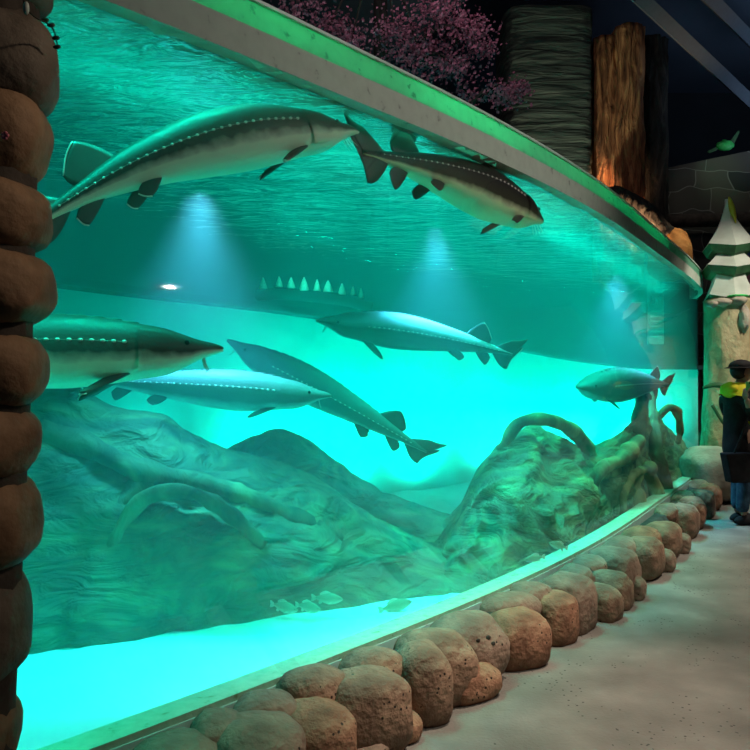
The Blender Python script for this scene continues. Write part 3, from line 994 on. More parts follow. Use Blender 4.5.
def sturgeon(label, nose, tail, body, fin, arch=0.0, bend=0.0, roll=0.0, fat=1.0, pect=0.3, edge=False, tailup=1.0, name='sturgeon', fs=1.0):
    Np, Tp = at(*nose), at(*tail)
    fwd = (Np - Tp)
    LT = fwd.length
    L = LT * 0.93
    fwd.normalize()
    up = Vector((0, 0, 1))
    up = (up - fwd * up.dot(fwd)).normalized()
    lat = up.cross(fwd)
    rot = Quaternion(fwd, math.radians(roll))
    up = rot @ up
    lat = rot @ lat
    mid = (Np + Tp) / 2
    mat = Matrix((fwd, lat, up)).transposed().to_4x4()
    mat.translation = mid
    root = empty(name, mat=mat)

    def cen(t):
        x = LT / 2 - t * L
        a = arch * LT * (4 * t * (1 - t)) - arch * LT * 0.1
        b = bend * LT * math.sin(PI * 1.3 * t + 0.2) * (0.3 + 0.7 * t)
        return Vector((x, b, a))

    rings, att = [], []
    n = 26
    ts = [i / 54 for i in range(55)]
    ts = [t ** 1.1 for t in ts]

    def ring(t, k=1.0):
        hu, hd, hw = interp(PROF, t)
        c = cen(t)
        sn = smoothstep(0.12, 0.0, t) * 0.010 * L       # snout turned up
        out, sh = [], []
        for q in range(n):
            a = 2 * PI * q / n
            ca, sa = math.cos(a), math.sin(a)
            w = hw * (abs(ca) ** 0.85) * math.copysign(1, ca)
            if sa > 0:
                h = hu * sa ** 1.12 if sa > 0 else 0
            else:
                h = -hd * (abs(sa) ** 0.72)
            out.append(c + Vector((0, w * L * fat * k, h * L * fat * k + sn)))
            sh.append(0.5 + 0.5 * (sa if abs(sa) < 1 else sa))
        return out, sh
    for t in ts:
        r, s = ring(t)
        rings.append(r)
        att += s
    o = MB().rings(rings, a=att)
    bo = o.build('body', body, root, attr='shade', merge=False)
    fe = M['fin_edge']

    def P(t, ang, k=1.0):
        hu, hd, hw = interp(PROF, t)
        a = math.radians(ang)
        ca, sa = math.cos(a), math.sin(a)
        w = hw * (abs(ca) ** 0.85) * math.copysign(1, ca)
        h = hu * sa ** 1.12 if sa > 0 else -hd * abs(sa) ** 0.72
        return cen(t) + Vector((0, w * L * fat * k, h * L * fat * k))

    def V(x, y, z): return Vector((x, y, z)) * L
    # dorsal, anal, tail
    def rim(a, b):
        MB().tube(blade.edge, 0.0018 * L, 6).build('fin_edge', fe, last[0])
    last = [None]
    d0, d1 = P(0.735, 90, .8), P(0.845, 90, .6)
    last[0] = blade(d0, d1, d0 + V(-.07, 0, .075 * fs), d1 + V(-.045, 0, .014), L).build('dorsal_fin', fin, root)
    if edge: rim(d0 + V(-.07, 0, .075 * fs), d1 + V(-.045, 0, .014))
    a0, a1 = P(0.80, -90, .7), P(0.86, -90, .7)
    last[0] = blade(a0, a1, a0 + V(-.065, 0, -.062 * fs), a1 + V(-.035, 0, -.022), L).build('anal_fin', fin, root)
    if edge: rim(a0 + V(-.065, 0, -.062 * fs), a1 + V(-.035, 0, -.022))
    c0, c1 = P(0.91, 0, 0), cen(1.0)
    tb = blade(P(0.90, 90, .5), c1 + V(-.0, 0, 0.0), P(0.90, 90, .6) + V(-.07, 0, .035 * tailup * fs), c1 + V(-.085, 0, .075 * tailup * fs), L, scallop=-.25)
    tb2 = blade(P(0.89, -90, .6), c1, P(0.89, -90, .6) + V(-.085, 0, -.085 * fs), c1 + V(-.065, 0, .055 * tailup * fs), L, n=9, scallop=-.3)
    tb.v += []
    b = len(tb.v)
    tb.v += tb2.v; tb.f += [tuple(i + b for i in q) for q in tb2.f]; tb.a += tb2.a
    last[0] = tb.build('tail_fin', fin, root)
    if edge: rim(P(0.89, -90, .6) + V(-.085, 0, -.095), P(0.89, -90, .6) + V(-.03, 0, -.02))
    for s in (1, -1):
        # pectoral and pelvic fins
        A0 = 0 if s > 0 else 180
        p0, p1 = P(0.215, -48 if s > 0 else 228, .92), P(0.27, -55 if s > 0 else 235, .92)
        tp0 = p0 + V(-.105, s * .03, -.02 - pect * .12)
        tp1 = p1 + V(-.06, s * .012, -.01 - pect * .07)
        last[0] = blade(p0, p1, tp0, tp1, L, cup=.006, scallop=.12).build('pectoral_fin', fin, root)
        if edge: rim(p0, tp0)
        v0, v1 = P(0.66, -58 if s > 0 else 238, .9), P(0.71, -58 if s > 0 else 238, .9)
        last[0] = blade(v0, v1, v0 + V(-.05, s * .022, -.045), v1 + V(-.04, s * .012, -.022), L).build('pelvic_fin', fin, root)
        if edge: rim(v0 + V(-.05, s * .022, -.045), v1 + V(-.04, s * .012, -.022))
        # row of bony plates along the flank
        mb = MB()
        for k in range(30):
            t = 0.24 + 0.68 * k / 29
            ang = 14 if s > 0 else 166
            c = P(t, ang, 1.005)
            sz = 0.0052 * L * (1.15 - 0.6 * t)
            mb.ball(c, (sz * 1.15, sz * 0.45, sz * 0.75), 8, 6)
        mb.tube([P(0.24 + 0.68 * k / 29, 14 if s > 0 else 166, 1.0) for k in range(30)], 0.00035 * L, 5)
        o = mb.build('scute_row', M['scute'], root)
        o['kind'] = 'stuff'
        # gill cover and eye
        g = []
        for i in range(9):
            t = 0.135 + 0.075 * i / 8
            g.append([P(t, (x if s > 0 else 180 - x), 1.015 + 0.055 * (i / 8)) for x in [-42 + 84 * j / 10 for j in range(11)]])
        sh = []
        gm = MB()
        gm.grid(g)
        gm.a = [0.5 + 0.5 * math.sin(math.radians(-42 + 84 * j / 10)) for i in range(9) for j in range(11)]
        gc = gm.build('gill_cover', body, root, attr='shade', merge=False)
        e = P(0.095, 28 if s > 0 else 152, 1.0)
        MB().ball(e, 0.0065 * L, 10, 8).build('eye', M['eye'], root)
    mb = MB()
    for k in range(14):
        t = 0.22 + 0.5 * k / 13
        c = P(t, 90, 1.0)
        sz = 0.012 * L * (1.1 - 0.7 * t)
        mb.ball(c, (sz * 1.9, sz * 0.35, sz * 0.3), 8, 6)
    o = mb.build('back_scute_row', M['fin_dark'] if body in (M['fish_dark'], M['fish_black']) else M['fin_grey'], root)
    o['kind'] = 'stuff'
    for k in range(4):
        y = (k - 1.5) * 0.008 * L
        c = cen(0.05) + Vector((0, y, -0.012 * L))
        MB().tube([c, c + Vector((0.004 * L, y * .3, -.016 * L)), c + Vector((.012 * L, y * .6, -.034 * L))], [0.0016 * L, .0013 * L, .0006 * L], 6).build('barbel', M['fin_edge'], root)
    tag(root, label, 'fish', 'sturgeons swimming in the tank')
    return root


sturgeon('large dark brown sturgeon at the upper left, just under the water surface', (358, 132, 3.55), (-12, 238, 2.5), M['fish_dark'], M['fin_dark'], arch=0.075, bend=0.02, roll=-8, fat=1.24, edge=True, pect=.1)
sturgeon('black-backed sturgeon with bright belly diving right at the top centre under the rim', (542, 224, 4.93), (343, 143, 3.46), M['fish_black'], M['fin_dark'], arch=0.03, bend=0.0, fat=1.2, roll=-8, fs=1.35, pect=.3)
sturgeon('dark sturgeon with pale belly half hidden by the stone pillar', (223, 353, 3.15), (-330, 350, 2.45), M['fish_dark'], M['fin_dark'], arch=0.0, fat=1.27, edge=True, roll=-6)
sturgeon('grey sturgeon behind the half hidden dark one, its snout pointing right', (331, 398, 4.35), (64, 378, 4.15), M['fish_grey'], M['fin_grey'], fat=1.25, arch=0.0, edge=True)
sturgeon('grey sturgeon heading up left, tail down right in the middle of the tank', (226, 342, 5.0), (442, 458, 5.0), M['fish_grey'], M['fin_grey'], fat=1.2, bend=-0.03, edge=True, roll=-10)
sturgeon('sturgeon in the middle of the tank facing left, light from above painted into its pale back', (316, 322, 5.7), (526, 356, 6.1), M['fish_lit_back'], M['fin_grey'], fat=1.3, arch=0.02, edge=True, roll=-14, pect=.5, fs=1.25)
sturgeon('stout grey sturgeon at the far right of the tank, above the roots', (577, 389, 7.2), (674, 384, 8.6), M['fish_grey'], M['fin_grey'], fat=1.4, arch=0.012, edge=True, roll=-12)


def carp(label, nose, tail):
    Np, Tp = at(*nose), at(*tail)
    f = Np - Tp
    L = f.length
    f.normalize()
    up = (Vector((0, 0, 1)) - f * f.z).normalized()
    lat = up.cross(f)
    mat = Matrix((f, lat, up)).transposed().to_4x4()
    mat.translation = (Np + Tp) / 2
    root = empty('carp', mat=mat)
    tab = [(0, .01, .01), (.06, .06, .03), (.2, .13, .06), (.4, .17, .075), (.6, .13, .055), (.8, .05, .02), (.85, .04, .015)]
    rings, att = [], []
    for i in range(24):
        t = .85 * i / 23
        h, w = interp(tab, t)
        rings.append([Vector((L / 2 - t * L, w * L * math.cos(a), h * L * math.sin(a))) for a in [2 * PI * k / 16 for k in range(16)]])
        att += [0.5 + 0.5 * math.sin(2 * PI * k / 16) for k in range(16)]
    MB().rings(rings, a=att).build('body', M['carp'], root, attr='shade', merge=False)
    x = lambda t: L / 2 - t * L
    V = lambda a, b, c: Vector((a, b * L, c * L))
    blade(V(x(.82), 0, .03), V(x(.82), 0, -.03), V(x(1), 0, .15), V(x(1), 0, -.15), L, scallop=-.3).build('tail_fin', M['carp'], root)
    blade(V(x(.35), 0, .15), V(x(.68), 0, .08), V(x(.48), 0, .25), V(x(.76), 0, .13), L).build('dorsal_fin', M['carp'], root)
    blade(V(x(.62), 0, -.1), V(x(.72), 0, -.07), V(x(.70), 0, -.19), V(x(.78), 0, -.13), L).build('anal_fin', M['carp'], root)
    for s in (1, -1):
        blade(V(x(.28), s * .05, -.07), V(x(.34), s * .05, -.08), V(x(.40), s * .12, -.15), V(x(.42), s * .09, -.13), L).build('pectoral_fin', M['carp'], root)
        MB().ball(V(x(.09), s * .035, .02), .015 * L, 8, 6).build('eye', M['eye'], root)
    tag(root, label, 'fish', 'small pale fish near the sand')


carp('small pale green fish, uppermost of the three at the rock foot', (343, 599, 4.35), (311, 597, 4.4))
carp('small pale green fish, middle one of the three at the rock foot', (321, 609, 4.3), (295, 604, 4.4))
carp('small pale green fish, leftmost and faintest of the three at the rock foot', (298, 610, 4.35), (270, 603, 4.45))
carp('pale fish just over the bright sand, right of the three small ones', (412, 601, 4.55), (378, 610, 4.5))
carp('small pale fish low by the glass below the roots, left of its pair', (524, 560, 4.95), (545, 556, 5.0))
carp('small pale fish low by the glass below the roots, right of its pair', (549, 543, 5.2), (568, 548, 5.25))


# ------------------------------------------------------------------ toothed arch and panel added in place of reflections in the glass
def make_reflection_shapes():
    root = empty('arch_reflection', at(312, 306, 7.55))
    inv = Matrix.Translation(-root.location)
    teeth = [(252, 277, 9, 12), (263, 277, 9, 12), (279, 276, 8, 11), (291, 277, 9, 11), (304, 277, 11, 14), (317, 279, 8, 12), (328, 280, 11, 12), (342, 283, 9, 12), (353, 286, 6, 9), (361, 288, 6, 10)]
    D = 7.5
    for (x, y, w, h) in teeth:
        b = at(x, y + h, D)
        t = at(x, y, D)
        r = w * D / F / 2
        o = MB().tube([b, b.lerp(t, .5), t], [r, r * .62, 0.004], 10).build('reflection_tooth', M['reflection_tooth'], root)
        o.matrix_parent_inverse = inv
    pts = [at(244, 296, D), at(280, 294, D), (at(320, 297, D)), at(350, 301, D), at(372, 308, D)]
    o = MB().tube(spline(pts, 24), [0.06] * 24, 10).build('reflection_gum', M['wall_high'], root)
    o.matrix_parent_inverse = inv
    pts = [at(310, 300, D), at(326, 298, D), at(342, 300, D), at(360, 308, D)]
    o = MB().tube(spline(pts, 16), [0.02] * 16, 8).build('inner_band', M['reflection_tooth'], root)
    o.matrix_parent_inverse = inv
    tag(root, 'dark arch with small cream teeth standing in for a reflection in the tank glass', 'reflection')
    p = empty('reflection_panel', at(656, 318, 11.3))
    inv = Matrix.Translation(-p.location)
    a, b = at(649, 344, 11.3), at(664, 293, 11.3)
    o = MB().box(a.x, b.x, a.y, a.y + .06, a.z, b.z).build('reflection_plate', M['panel'], p, smooth=False); o.matrix_parent_inverse = inv
    for x in (653, 660):
        o = MB().ball(at(x, 300, 11.28), (0.035, 0.02, 0.06), 10, 8).build('hole', M['eye'], p); o.matrix_parent_inverse = inv  # part of the panel that stands in for a reflection
    for k in range(6):
        a, b = at(651, 312 + k * 5, 11.3), at(662, 310.5 + k * 5, 11.3)
        o = MB().box(a.x, b.x, a.y - .015, a.y, a.z, b.z).build('slat', M['wall_low'], p, smooth=False); o.matrix_parent_inverse = inv
    tag(p, 'pale slotted panel standing in for a reflection in the glass at the far end of the tank', 'panel')


make_reflection_shapes()


# ------------------------------------------------------------------ scenery behind the tank
def wrap(root):
    inv = Matrix.Translation(-root.location)

    def part(mb, name, m, **k):
        o = mb.build(name, m, root, **k)
        o.matrix_parent_inverse = inv
        return o
    return part


def rough_column(px0, px1, y0, y1, D, depth, seed, amp, nz=60, nu=40, boxy=0.35, stretch=(3, 3, .7)):
    c = at((px0 + px1) / 2, y0, D)
    w = (px1 - px0) / 2 * D / F
    ztop = at(0, y0, D).z
    zbot = max(0.0, at(0, y1, D).z)
    rings = []
    for i in range(nz + 1):
        z = zbot + (ztop - zbot) * i / nz
        r = []
        for j in range(nu):
            a = 2 * PI * j / nu
            ca, sa = math.cos(a), math.sin(a)
            q = Vector((ca * stretch[0] * w * 2, sa * stretch[1] * w * 2, z * stretch[2])) + Vector((seed, seed, seed))
            k = 1 + amp * (1 - 2 * abs(fbm(q, 4)))
            r.append(Vector((c.x + math.copysign(abs(ca) ** boxy, ca) * w * k, c.y + depth + math.copysign(abs(sa) ** boxy, sa) * depth * k, z)))
        rings.append(r)
    return MB().rings(rings)


def scenery():
    # layered slate block
    o = rough_column(508, 596, 4, 700, 12.8, 0.7, 3, 0.035, nz=130, stretch=(1.8, 1.8, 4.5)).build('slate_column', M['slate'])
    tag(o, 'tall dark green-grey column of layered slate behind the rim', 'column')
    # orange tree trunk: two buttresses
    r = empty('giant_tree_trunk', Vector((at(628, 0, 13.0).x, 13.4, 0)))
    part = wrap(r)
    part(rough_column(597, 621, 34, 700, 13.0, 0.25, 7, 0.16, nz=110, boxy=.8), 'buttress', M['bark_orange'])
    part(rough_column(619, 648, 22, 700, 12.8, 0.3, 11, 0.16, nz=110, boxy=.8), 'buttress', M['bark_orange'])
    part(rough_column(640, 672, 34, 700, 13.5, 0.35, 15, 0.16, nz=110, boxy=.8), 'shaded_buttress', M['bark_dark'])  # darker bark colour stands in for shade on this side
    tag(r, 'thick grooved tree trunk with orange-lit bark beside the slate column', 'tree trunk')
    # fallen log behind the rim
    lg = MB()
    pts = spline([at(598, 196, 12.4), at(622, 200, 12.4), at(645, 214, 12.4), at(664, 236, 12.4)], 40)
    lg.tube(pts, [0.2 * (1 + .25 * fbm(p * 3, 3)) for p in pts], 16)
    tag(lg.build('fallen_log', M['bark_dark']), 'dark fallen log lying behind the far end of the rim', 'log')
    # masonry wall with sill
    D = 14
    a, b = at(655, 222, D), at(800, 222, D)
    m = MB()
    tl, tr = at(655, 170, D), at(800, 140, D)
    m.add([(a.x, D, 0), (b.x, D, 0), (b.x, D, tr.z), (a.x, D, tl.z), (a.x, D + .5, 0), (b.x, D + .5, 0), (b.x, D + .5, tr.z), (a.x, D + .5, tl.z)],
          [(0, 1, 2, 3), (5, 4, 7, 6), (3, 2, 6, 7), (4, 0, 3, 7), (1, 5, 6, 2), (4, 5, 1, 0)])
    tag(m.build('wall_right', M['masonry'], smooth=False), kind='structure')
    s = MB()
    p0, p1 = at(655, 221, D - .3), at(800, 218, D - .3)
    pts = [p0.lerp(p1, i / 20) for i in range(21)]
    s.tube(pts, [0.13 * (1 + .3 * fbm(p * 2, 2)) for p in pts], 10)
    tag(s.build('trim_8', M['core']), kind='structure')
    # green lit leaf
    lf = empty('leafy_plant', at(726, 142, 14.2))
    part = wrap(lf)
    c = at(726, 145, 14.2)
    part(MB().ball(c, (.17, .07, .10), 16, 10, lambda d, p: p * (1 + .25 * fbm(d * 2, 2))), 'bright_leaf', M['leaf_green'])
    e = at(738, 130, 14.2)
    part(blade(c + Vector((.05, 0, .02)), c + Vector((.12, 0, -.06)), e, e + Vector((.05, 0, -.04)), .6), 'leaf_blade', M['fir_under'])
    e = at(708, 150, 14.2)
    part(blade(c + Vector((-.05, 0, .02)), c + Vector((-.1, 0, -.06)), e, e + Vector((.05, 0, -.06)), .6), 'leaf_blade', M['fir_under'])
    tag(lf, 'small bright green leaf on top of the masonry wall', 'plant')
    # ochre rock dome
    c = at(670, 256, 12.6)
    o = rock_mesh('ochre_rock', M['faux_orange'], .36, .3, .44, 91, .12)
    o.location = c
    tag(o, 'cracked orange rock dome behind the far end of the rim', 'rock')
    st = at(670, 285, 12.6)
    o = MB().tube([(st.x + .1, st.y + .1, 0), (st.x + .08, st.y + .05, st.z * .5), (st.x, st.y, st.z)], [.5, .42, .34], 20).build('rock_pillar', M['bark_dark'])
    tag(o, 'dark rock plinth under the orange rock dome', 'rock')


scenery()


def fir_tree():
    D = 9.9
    cx = 729
    base = at(cx, 470, D)
    base.z = 0
    r = empty('fir_sculpture', base)
    part = wrap(r)

    def tier(yt, yb, rt, rb, skew, n, mtop, munder, lift=0.0, tipm=None):
        zt, zb = at(0, yt, D).z, at(0, yb, D).z
        c = at(cx, 0, D)
        rt *= D / F
        rb *= D / F
        rings = []
        K = 8
        for i in range(K + 1):
            t = i / K
            z = zb + (zt - zb) * t
            rad = rt + (rb - rt) * (1 - t) ** 1.7
            ox = skew * D / F * (t ** 2)
            ring = []
            for k in range(n):
                a = 2 * PI * k / n + .35
                ring.append(Vector((c.x + ox + rad * math.cos(a), c.y + rad * math.sin(a), z + (lift * (1 - t) * (1 if k % 2 else -1)))))
            rings.append(ring)
        part(MB().rings(rings), 'tier', mtop, smooth=False)
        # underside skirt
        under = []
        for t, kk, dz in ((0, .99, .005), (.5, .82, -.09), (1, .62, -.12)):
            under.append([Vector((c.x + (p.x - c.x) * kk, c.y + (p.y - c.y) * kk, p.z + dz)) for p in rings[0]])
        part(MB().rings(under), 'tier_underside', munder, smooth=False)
        return c, zt

    tier(199, 247, 2.0, 25.5, -1.5, 6, M['fir_top'], M['fir_under'], .03)
    tier(248, 268, 12, 27, 0, 6, M['fir_top'], M['fir_under'], .03)
    tier(271, 298, 15, 25, 0, 6, M['fir_top'], M['fir_under'], .04)
    # yellow-green streak down the tip
    zt, zb = at(0, 198, D).z, at(0, 225, D).z
    c = at(cx - 1, 0, D)
    pts = [Vector((c.x + .01, c.y - .02, zt + .01)), Vector((c.x + .025, c.y - .07, (zt * .6 + zb * .4))), Vector((c.x + .05, c.y - .13, zb))]
    part(MB().tube(spline(pts, 10), [.012, .025, .032, .038, .04, .038, .033, .025, .015, .005], 8), 'tip_streak', M['fir_tip'])
    # trunk of painted rock, with seam
    zt = at(0, 300, D).z
    rings = []
    for i in range(61):
        z = zt * i / 60
        ring = []
        rad = .30 + .10 * (1 - i / 60) ** 2
        for k in range(40):
            a = 2 * PI * k / 40
            p = Vector((math.cos(a), math.sin(a), 0))
            kk = 1 + .10 * fbm(Vector((p.x * 1.5, p.y * 1.5, z * 1.1)), 4)
            ring.append(Vector((base.x + p.x * rad * kk, base.y + p.y * rad * kk, z)))
        rings.append(ring)
    part(MB().rings(rings), 'trunk', M['faux_trunk'])
    pz = at(cx, 300, D)
    for (px, py, w, h, m) in ((722, 302, 15, 7, 'faux_pale'), (738, 300, 14, 8, 'faux_pale'), (712, 304, 8, 6, 'faux_pale'), (744, 318, 8, 22, 'faux_pale'), (738, 296, 16, 3, 'leaf_green')):
        p = at(px, py, D - .33)
        part(MB().ball(p, (w * D / F * .6, .1, h * D / F * .6), 18, 12, lambda d, q: q * (1 + .25 * fbm(d * 2 + p, 3))), 'trunk_knot' if m != 'leaf_green' else 'moss_tuft', M[m])
    p = spline([at(703, 388, D - .30), at(713, 385, D - .38), at(724, 386, D - .42), at(738, 389, D - .4)], 16)
    part(MB().tube(p, [.018, .022, .026, .03, .032, .034, .036, .036, .036, .036, .034, .032, .03, .028, .026, .02], 8), 'vine', M['fir_under'])
    p = spline([at(712, 405, D - .42), at(720, 418, D - .43), at(730, 432, D - .42)], 14)
    part(MB().tube(p, .022, 8), 'vine', M['fir_under'])
    tag(r, 'stylised fir tree sculpture with pale green tiers and a painted rock trunk', 'sculpture')
    # pale rock apron at the foot, closing the end of the kerb
    o = rock_mesh('pale_rock', M['faux_pale'], .42, .5, .34, 33, .12)
    o.location = (at(716, 0, 9.3).x, 9.4, .32)
    tag(o, 'smooth pale rock at the foot of the fir sculpture', 'rock')
    # flowers right of the tree
    for (px, py, m, lab) in ((748, 238, 'blue', 'blue flower cluster right of the fir tip'), (748, 262, 'pink', 'pink-red flower cluster right of the second fir tier')):
        f = MB()
        c = at(px, py, 11.5)
        for k in range(16):
            d = Vector((random.uniform(-1, 1), random.uniform(-.5, .5), random.uniform(-1, 1))) * .1
            f.ball(c + d, (.03, .02, .03), 7, 5)
        f.tube([(c.x, c.y + .05, 0), (c.x + .1, c.y + .05, c.z * .6), (c.x, c.y, c.z)], .02, 6)
        tag(f.build('flower_cluster', M[m]), lab, 'flowers')


fir_tree()


def blossoms():
    D = 9.2
    r = empty('blossom_tree', Vector((at(400, 0, D).x, D + .6, 0)))
    part = wrap(r)
    hub = at(380, -60, D + .5)
    foot = Vector((hub.x - .3, D + .9, 0))
    part(MB().tube(spline([foot, foot.lerp(hub, .5) + Vector((.15, 0, 0)), hub], 16), [.16 - .005 * i for i in range(16)], 10), 'trunk', M['branch'])
    sprays = [  # start, end, spread px, count
        ((380, -60), (300, 0), 24, 260), ((380, -60), (330, 25), 22, 360), ((380, -60), (352, 38), 16, 240), ((380, -60), (420, 55), 30, 900),
        ((380, -60), (395, 30), 24, 420), ((420, 40), (470, 30), 22, 420), ((380, -60), (440, 10), 26, 420), ((420, 60), (455, 65), 22, 400), ((455, 40), (485, 48), 12, 160),
        ((470, 105), (505, 92), 18, 320), ((480, 100), (520, 88), 10, 160), ((420, 60), (470, 95), 14, 120)]
    tw = []
    fl = MB()
    for (s, e, sp, n) in sprays:
        a = at(s[0], s[1], D + random.uniform(-.2, .3))
        b = at(e[0], e[1], D + random.uniform(-.3, .3))
        path = spline([a, a.lerp(b, .5) + Vector((0, 0, .12)), b], 10)
        part(MB().tube(path, [.035 - .003 * i for i in range(10)], 6), 'branch', M['branch'])
        for k in range(n):
            g = (random.gauss(0, .5), random.gauss(0, .5))
            c = at(e[0] + g[0] * sp * 1.15, e[1] + g[1] * sp * .8, b.y + random.gauss(0, .22))
            sz = random.uniform(.014, .032)
            for q in range(2):
                u = Vector((random.gauss(0, 1), random.gauss(0, 1), random.gauss(0, 1))).normalized()
                v = u.orthogonal().normalized()
                w = u.cross(v)
                fl.add([c - v * sz, c + w * sz * .7 + u * sz * .3, c + v * sz, c - w * sz * .7 + u * sz * .3], [(0, 1, 2, 3)])
    o = part(fl, 'blossom_cluster', M['blossom'], smooth=False, merge=False, fix=False)
    o['kind'] = 'stuff'
    tag(r, 'pink blossoming tree with dark branches above the rim', 'tree')


blossoms()


# ------------------------------------------------------------------ visitor
def skin_mesh(name, m, parent, joints, bones, root_i=0, sub=2):
    me = bpy.data.meshes.new(name)
    me.from_pydata([j[0] for j in joints], bones, [])
    o = bpy.data.objects.new(name, me)
    COL.objects.link(o)
    sk = o.modifiers.new('skin', 'SKIN')
    lay = me.skin_vertices[0] if me.skin_vertices else None
    if lay is None:
        bm = bmesh.new(); bm.from_mesh(me); bm.verts.layers.skin.verify(); bm.to_mesh(me); bm.free()
        lay = me.skin_vertices[0]
    for i, j in enumerate(joints):
        r = j[1]
        lay.data[i].radius = r if hasattr(r, '__len__') else (r, r)
        lay.data[i].use_root = (i == root_i)
    ss = o.modifiers.new('sub', 'SUBSURF')
    ss.levels = sub; ss.render_levels = sub
    sk.use_smooth_shade = True
    me.materials.append(m)
    o.parent = parent
    return o


def visitor():
    D = 7.85
    base = at(738, 0, D)
    base.z = 0
    # faces the right of the picture and a little away
    rt = empty('person')
    rt.location = base
    rt.rotation_euler = (0, 0, math.radians(8))
    # local: +x is forward
    V = Vector
    J = [(V((0, 0, .92)), .13), (V((0, 0, 1.10)), .125), (V((.0, 0, 1.28)), (.125, .15)), (V((-.005, 0, 1.39)), (.09, .11)), (V((.01, 0, 1.45)), .05), (V((.03, 0, 1.50)), .05),
         (V((0, -.09, .86)), .085), (V((.02, -.09, .48)), .058), (V((-.01, -.09, .09)), .042),
         (V((0, .09, .86)), .085), (V((.06, .09, .48)), .058), (V((.05, .09, .09)), .042),
         (V((-.01, -.17, 1.36)), .06), (V((.02, -.22, 1.10)), .046), (V((-.08, -.285, 1.27)), .034), (V((-.11, -.288, 1.32)), .028),
         (V((-.01, .17, 1.36)), .06), (V((.05, .22, 1.10)), .046), (V((.22, .12, 1.24)), .034)]
    B = [(0, 1), (1, 2), (2, 3), (3, 4), (4, 5), (0, 6), (6, 7), (7, 8), (0, 9), (9, 10), (10, 11), (3, 12), (12, 13), (13, 14), (14, 15), (3, 16), (16, 17), (17, 18)]
    skin_mesh('body', M['skin'], rt, J, B)
    # head with a face, seen in profile

    def headf(d, p):
        q = p.copy()
        if d.x > .3:                       # face: nose, brow, lips, chin
            f = math.exp(-((d.y / .22) ** 2))
            q.x += .028 * f * math.exp(-(((d.z + .08) / .16) ** 2))
            q.x -= .012 * math.exp(-(((d.z - .18) / .12) ** 2)) * math.exp(-(((abs(d.y) - .33) / .15) ** 2))
            q.x += .010 * f * math.exp(-(((d.z + .48) / .10) ** 2))
            q.x += .010 * f * math.exp(-(((d.z + .85) / .12) ** 2))
        if d.z < -.2: q.y *= 1 - .25 * (-d.z - .2)
        return q
    MB().ball((.05, 0, 1.585), (.095, .075, .115), 32, 24, headf).build('head', M['skin'], rt)
    for s in (1, -1):
        MB().ball((.03, s * .076, 1.58), (.022, .01, .032), 10, 8).build('ear', M['skin'], rt)
        MB().ball((.128, s * .03, 1.603), .011, 10, 8).build('eye', M['hair'], rt)
    # hair and cap
    MB().ball((.015, 0, 1.60), (.095, .087, .10), 24, 16, lambda d, p: p if d.x < .25 or d.z > .3 else p * .9).build('hair', M['hair'], rt)
    cap = empty('cap'); cap.parent = rt

    def capf(d, p):
        q = p.copy()
        if d.z < 0: q.z *= .25
        return q * (1 + .04 * fbm(d * 2, 2))
    MB().ball((.03, 0, 1.64), (.125, .105, .075), 28, 16, capf).build('crown', M['black_cloth'], cap)
    br = []
    for i in range(17):
        a = 2 * PI * i / 16
        br.append([V((.03 + .12 * math.cos(a), .10 * math.sin(a), 1.638)), V((.03 + .165 * math.cos(a), .135 * math.sin(a), 1.628)), V((.03 + .165 * math.cos(a), .135 * math.sin(a), 1.622)), V((.03 + .12 * math.cos(a), .10 * math.sin(a), 1.630))])
    MB().rings(br[:-1] + [br[0]], cap=False).build('brim', M['black_cloth'], cap)
    # jacket: long black coat, yellow shoulders and cuffs
    JJ = [(V((0, 0, .62)), (.185, .15)), (V((-.01, 0, .85)), (.18, .15)), (V((0, 0, 1.06)), (.16, .145)), (V((-.01, 0, 1.26)), (.17, .15)), (V((-.01, 0, 1.36)), (.12, .11)),
          (V((-.02, -.19, 1.34)), .085), (V((.01, -.245, 1.09)), .072), (V((-.07, -.285, 1.235)), .048),
          (V((-.02, .19, 1.34)), .085), (V((.04, .24, 1.09)), .072), (V((.2, .13, 1.23)), .052)]
    BB = [(0, 1), (1, 2), (2, 3), (3, 4), (4, 5), (5, 6), (6, 7), (4, 8), (8, 9), (9, 10)]
    jk = skin_mesh('jacket', M['black_cloth'], rt, JJ, BB, 2)
    yk = MB()
    rows = []
    for i in range(10):
        t = i / 9 * .62
        z = 1.475 - .17 * t
        rx, ry = .075 + .105 * t ** .7, .075 + .19 * t ** .7
        rows.append([V((-.015 + rx * math.cos(a), ry * math.sin(a), z - .06 * abs(math.sin(a)) * t)) for a in [2 * PI * k / 28 for k in range(28)]])
    yk.rings(rows, cap=False)
    yk.build('yoke', M['yellow_cloth'], jk)
    hd = MB().ball((-.09, 0, 1.395), (.075, .14, .085), 20, 12, lambda d, p: p * (1 + .1 * fbm(d * 2, 2)))
    hd.build('hood', M['yellow_cloth'], jk)
    for s, e, h in ((-1, V((.01, -.252, 1.075)), V((.055, -.235, 1.12))), (1, V((.04, .247, 1.075)), V((.09, .215, 1.12)))):
        MB().tube([e, h], [.08, .07], 16).build('elbow_band', M['yellow_cloth'], jk)
    # trousers and shoes
    TT = [(V((0, 0, .86)), .09), (V((-.01, -.09, .78)), .085), (V((.01, -.09, .48)), .078), (V((-.02, -.09, .12)), .07), (V((0, .09, .78)), .085), (V((.06, .09, .48)), .078), (V((.05, .09, .12)), .07)]
    skin_mesh('trousers', M['jeans'], rt, TT, [(0, 1), (1, 2), (2, 3), (0, 4), (4, 5), (5, 6)])
    for x, y in ((0, -.09), (.07, .09)):
        def shoe(d, p):
            q = p.copy()
            if d.z < 0: q.z *= .55
            if d.x > 0: q.z *= 1 - .35 * d.x
            return q
        MB().ball((x + .04, y, .035), (.15, .052, .075), 22, 14, shoe).build('shoe', M['black_cloth'], rt)
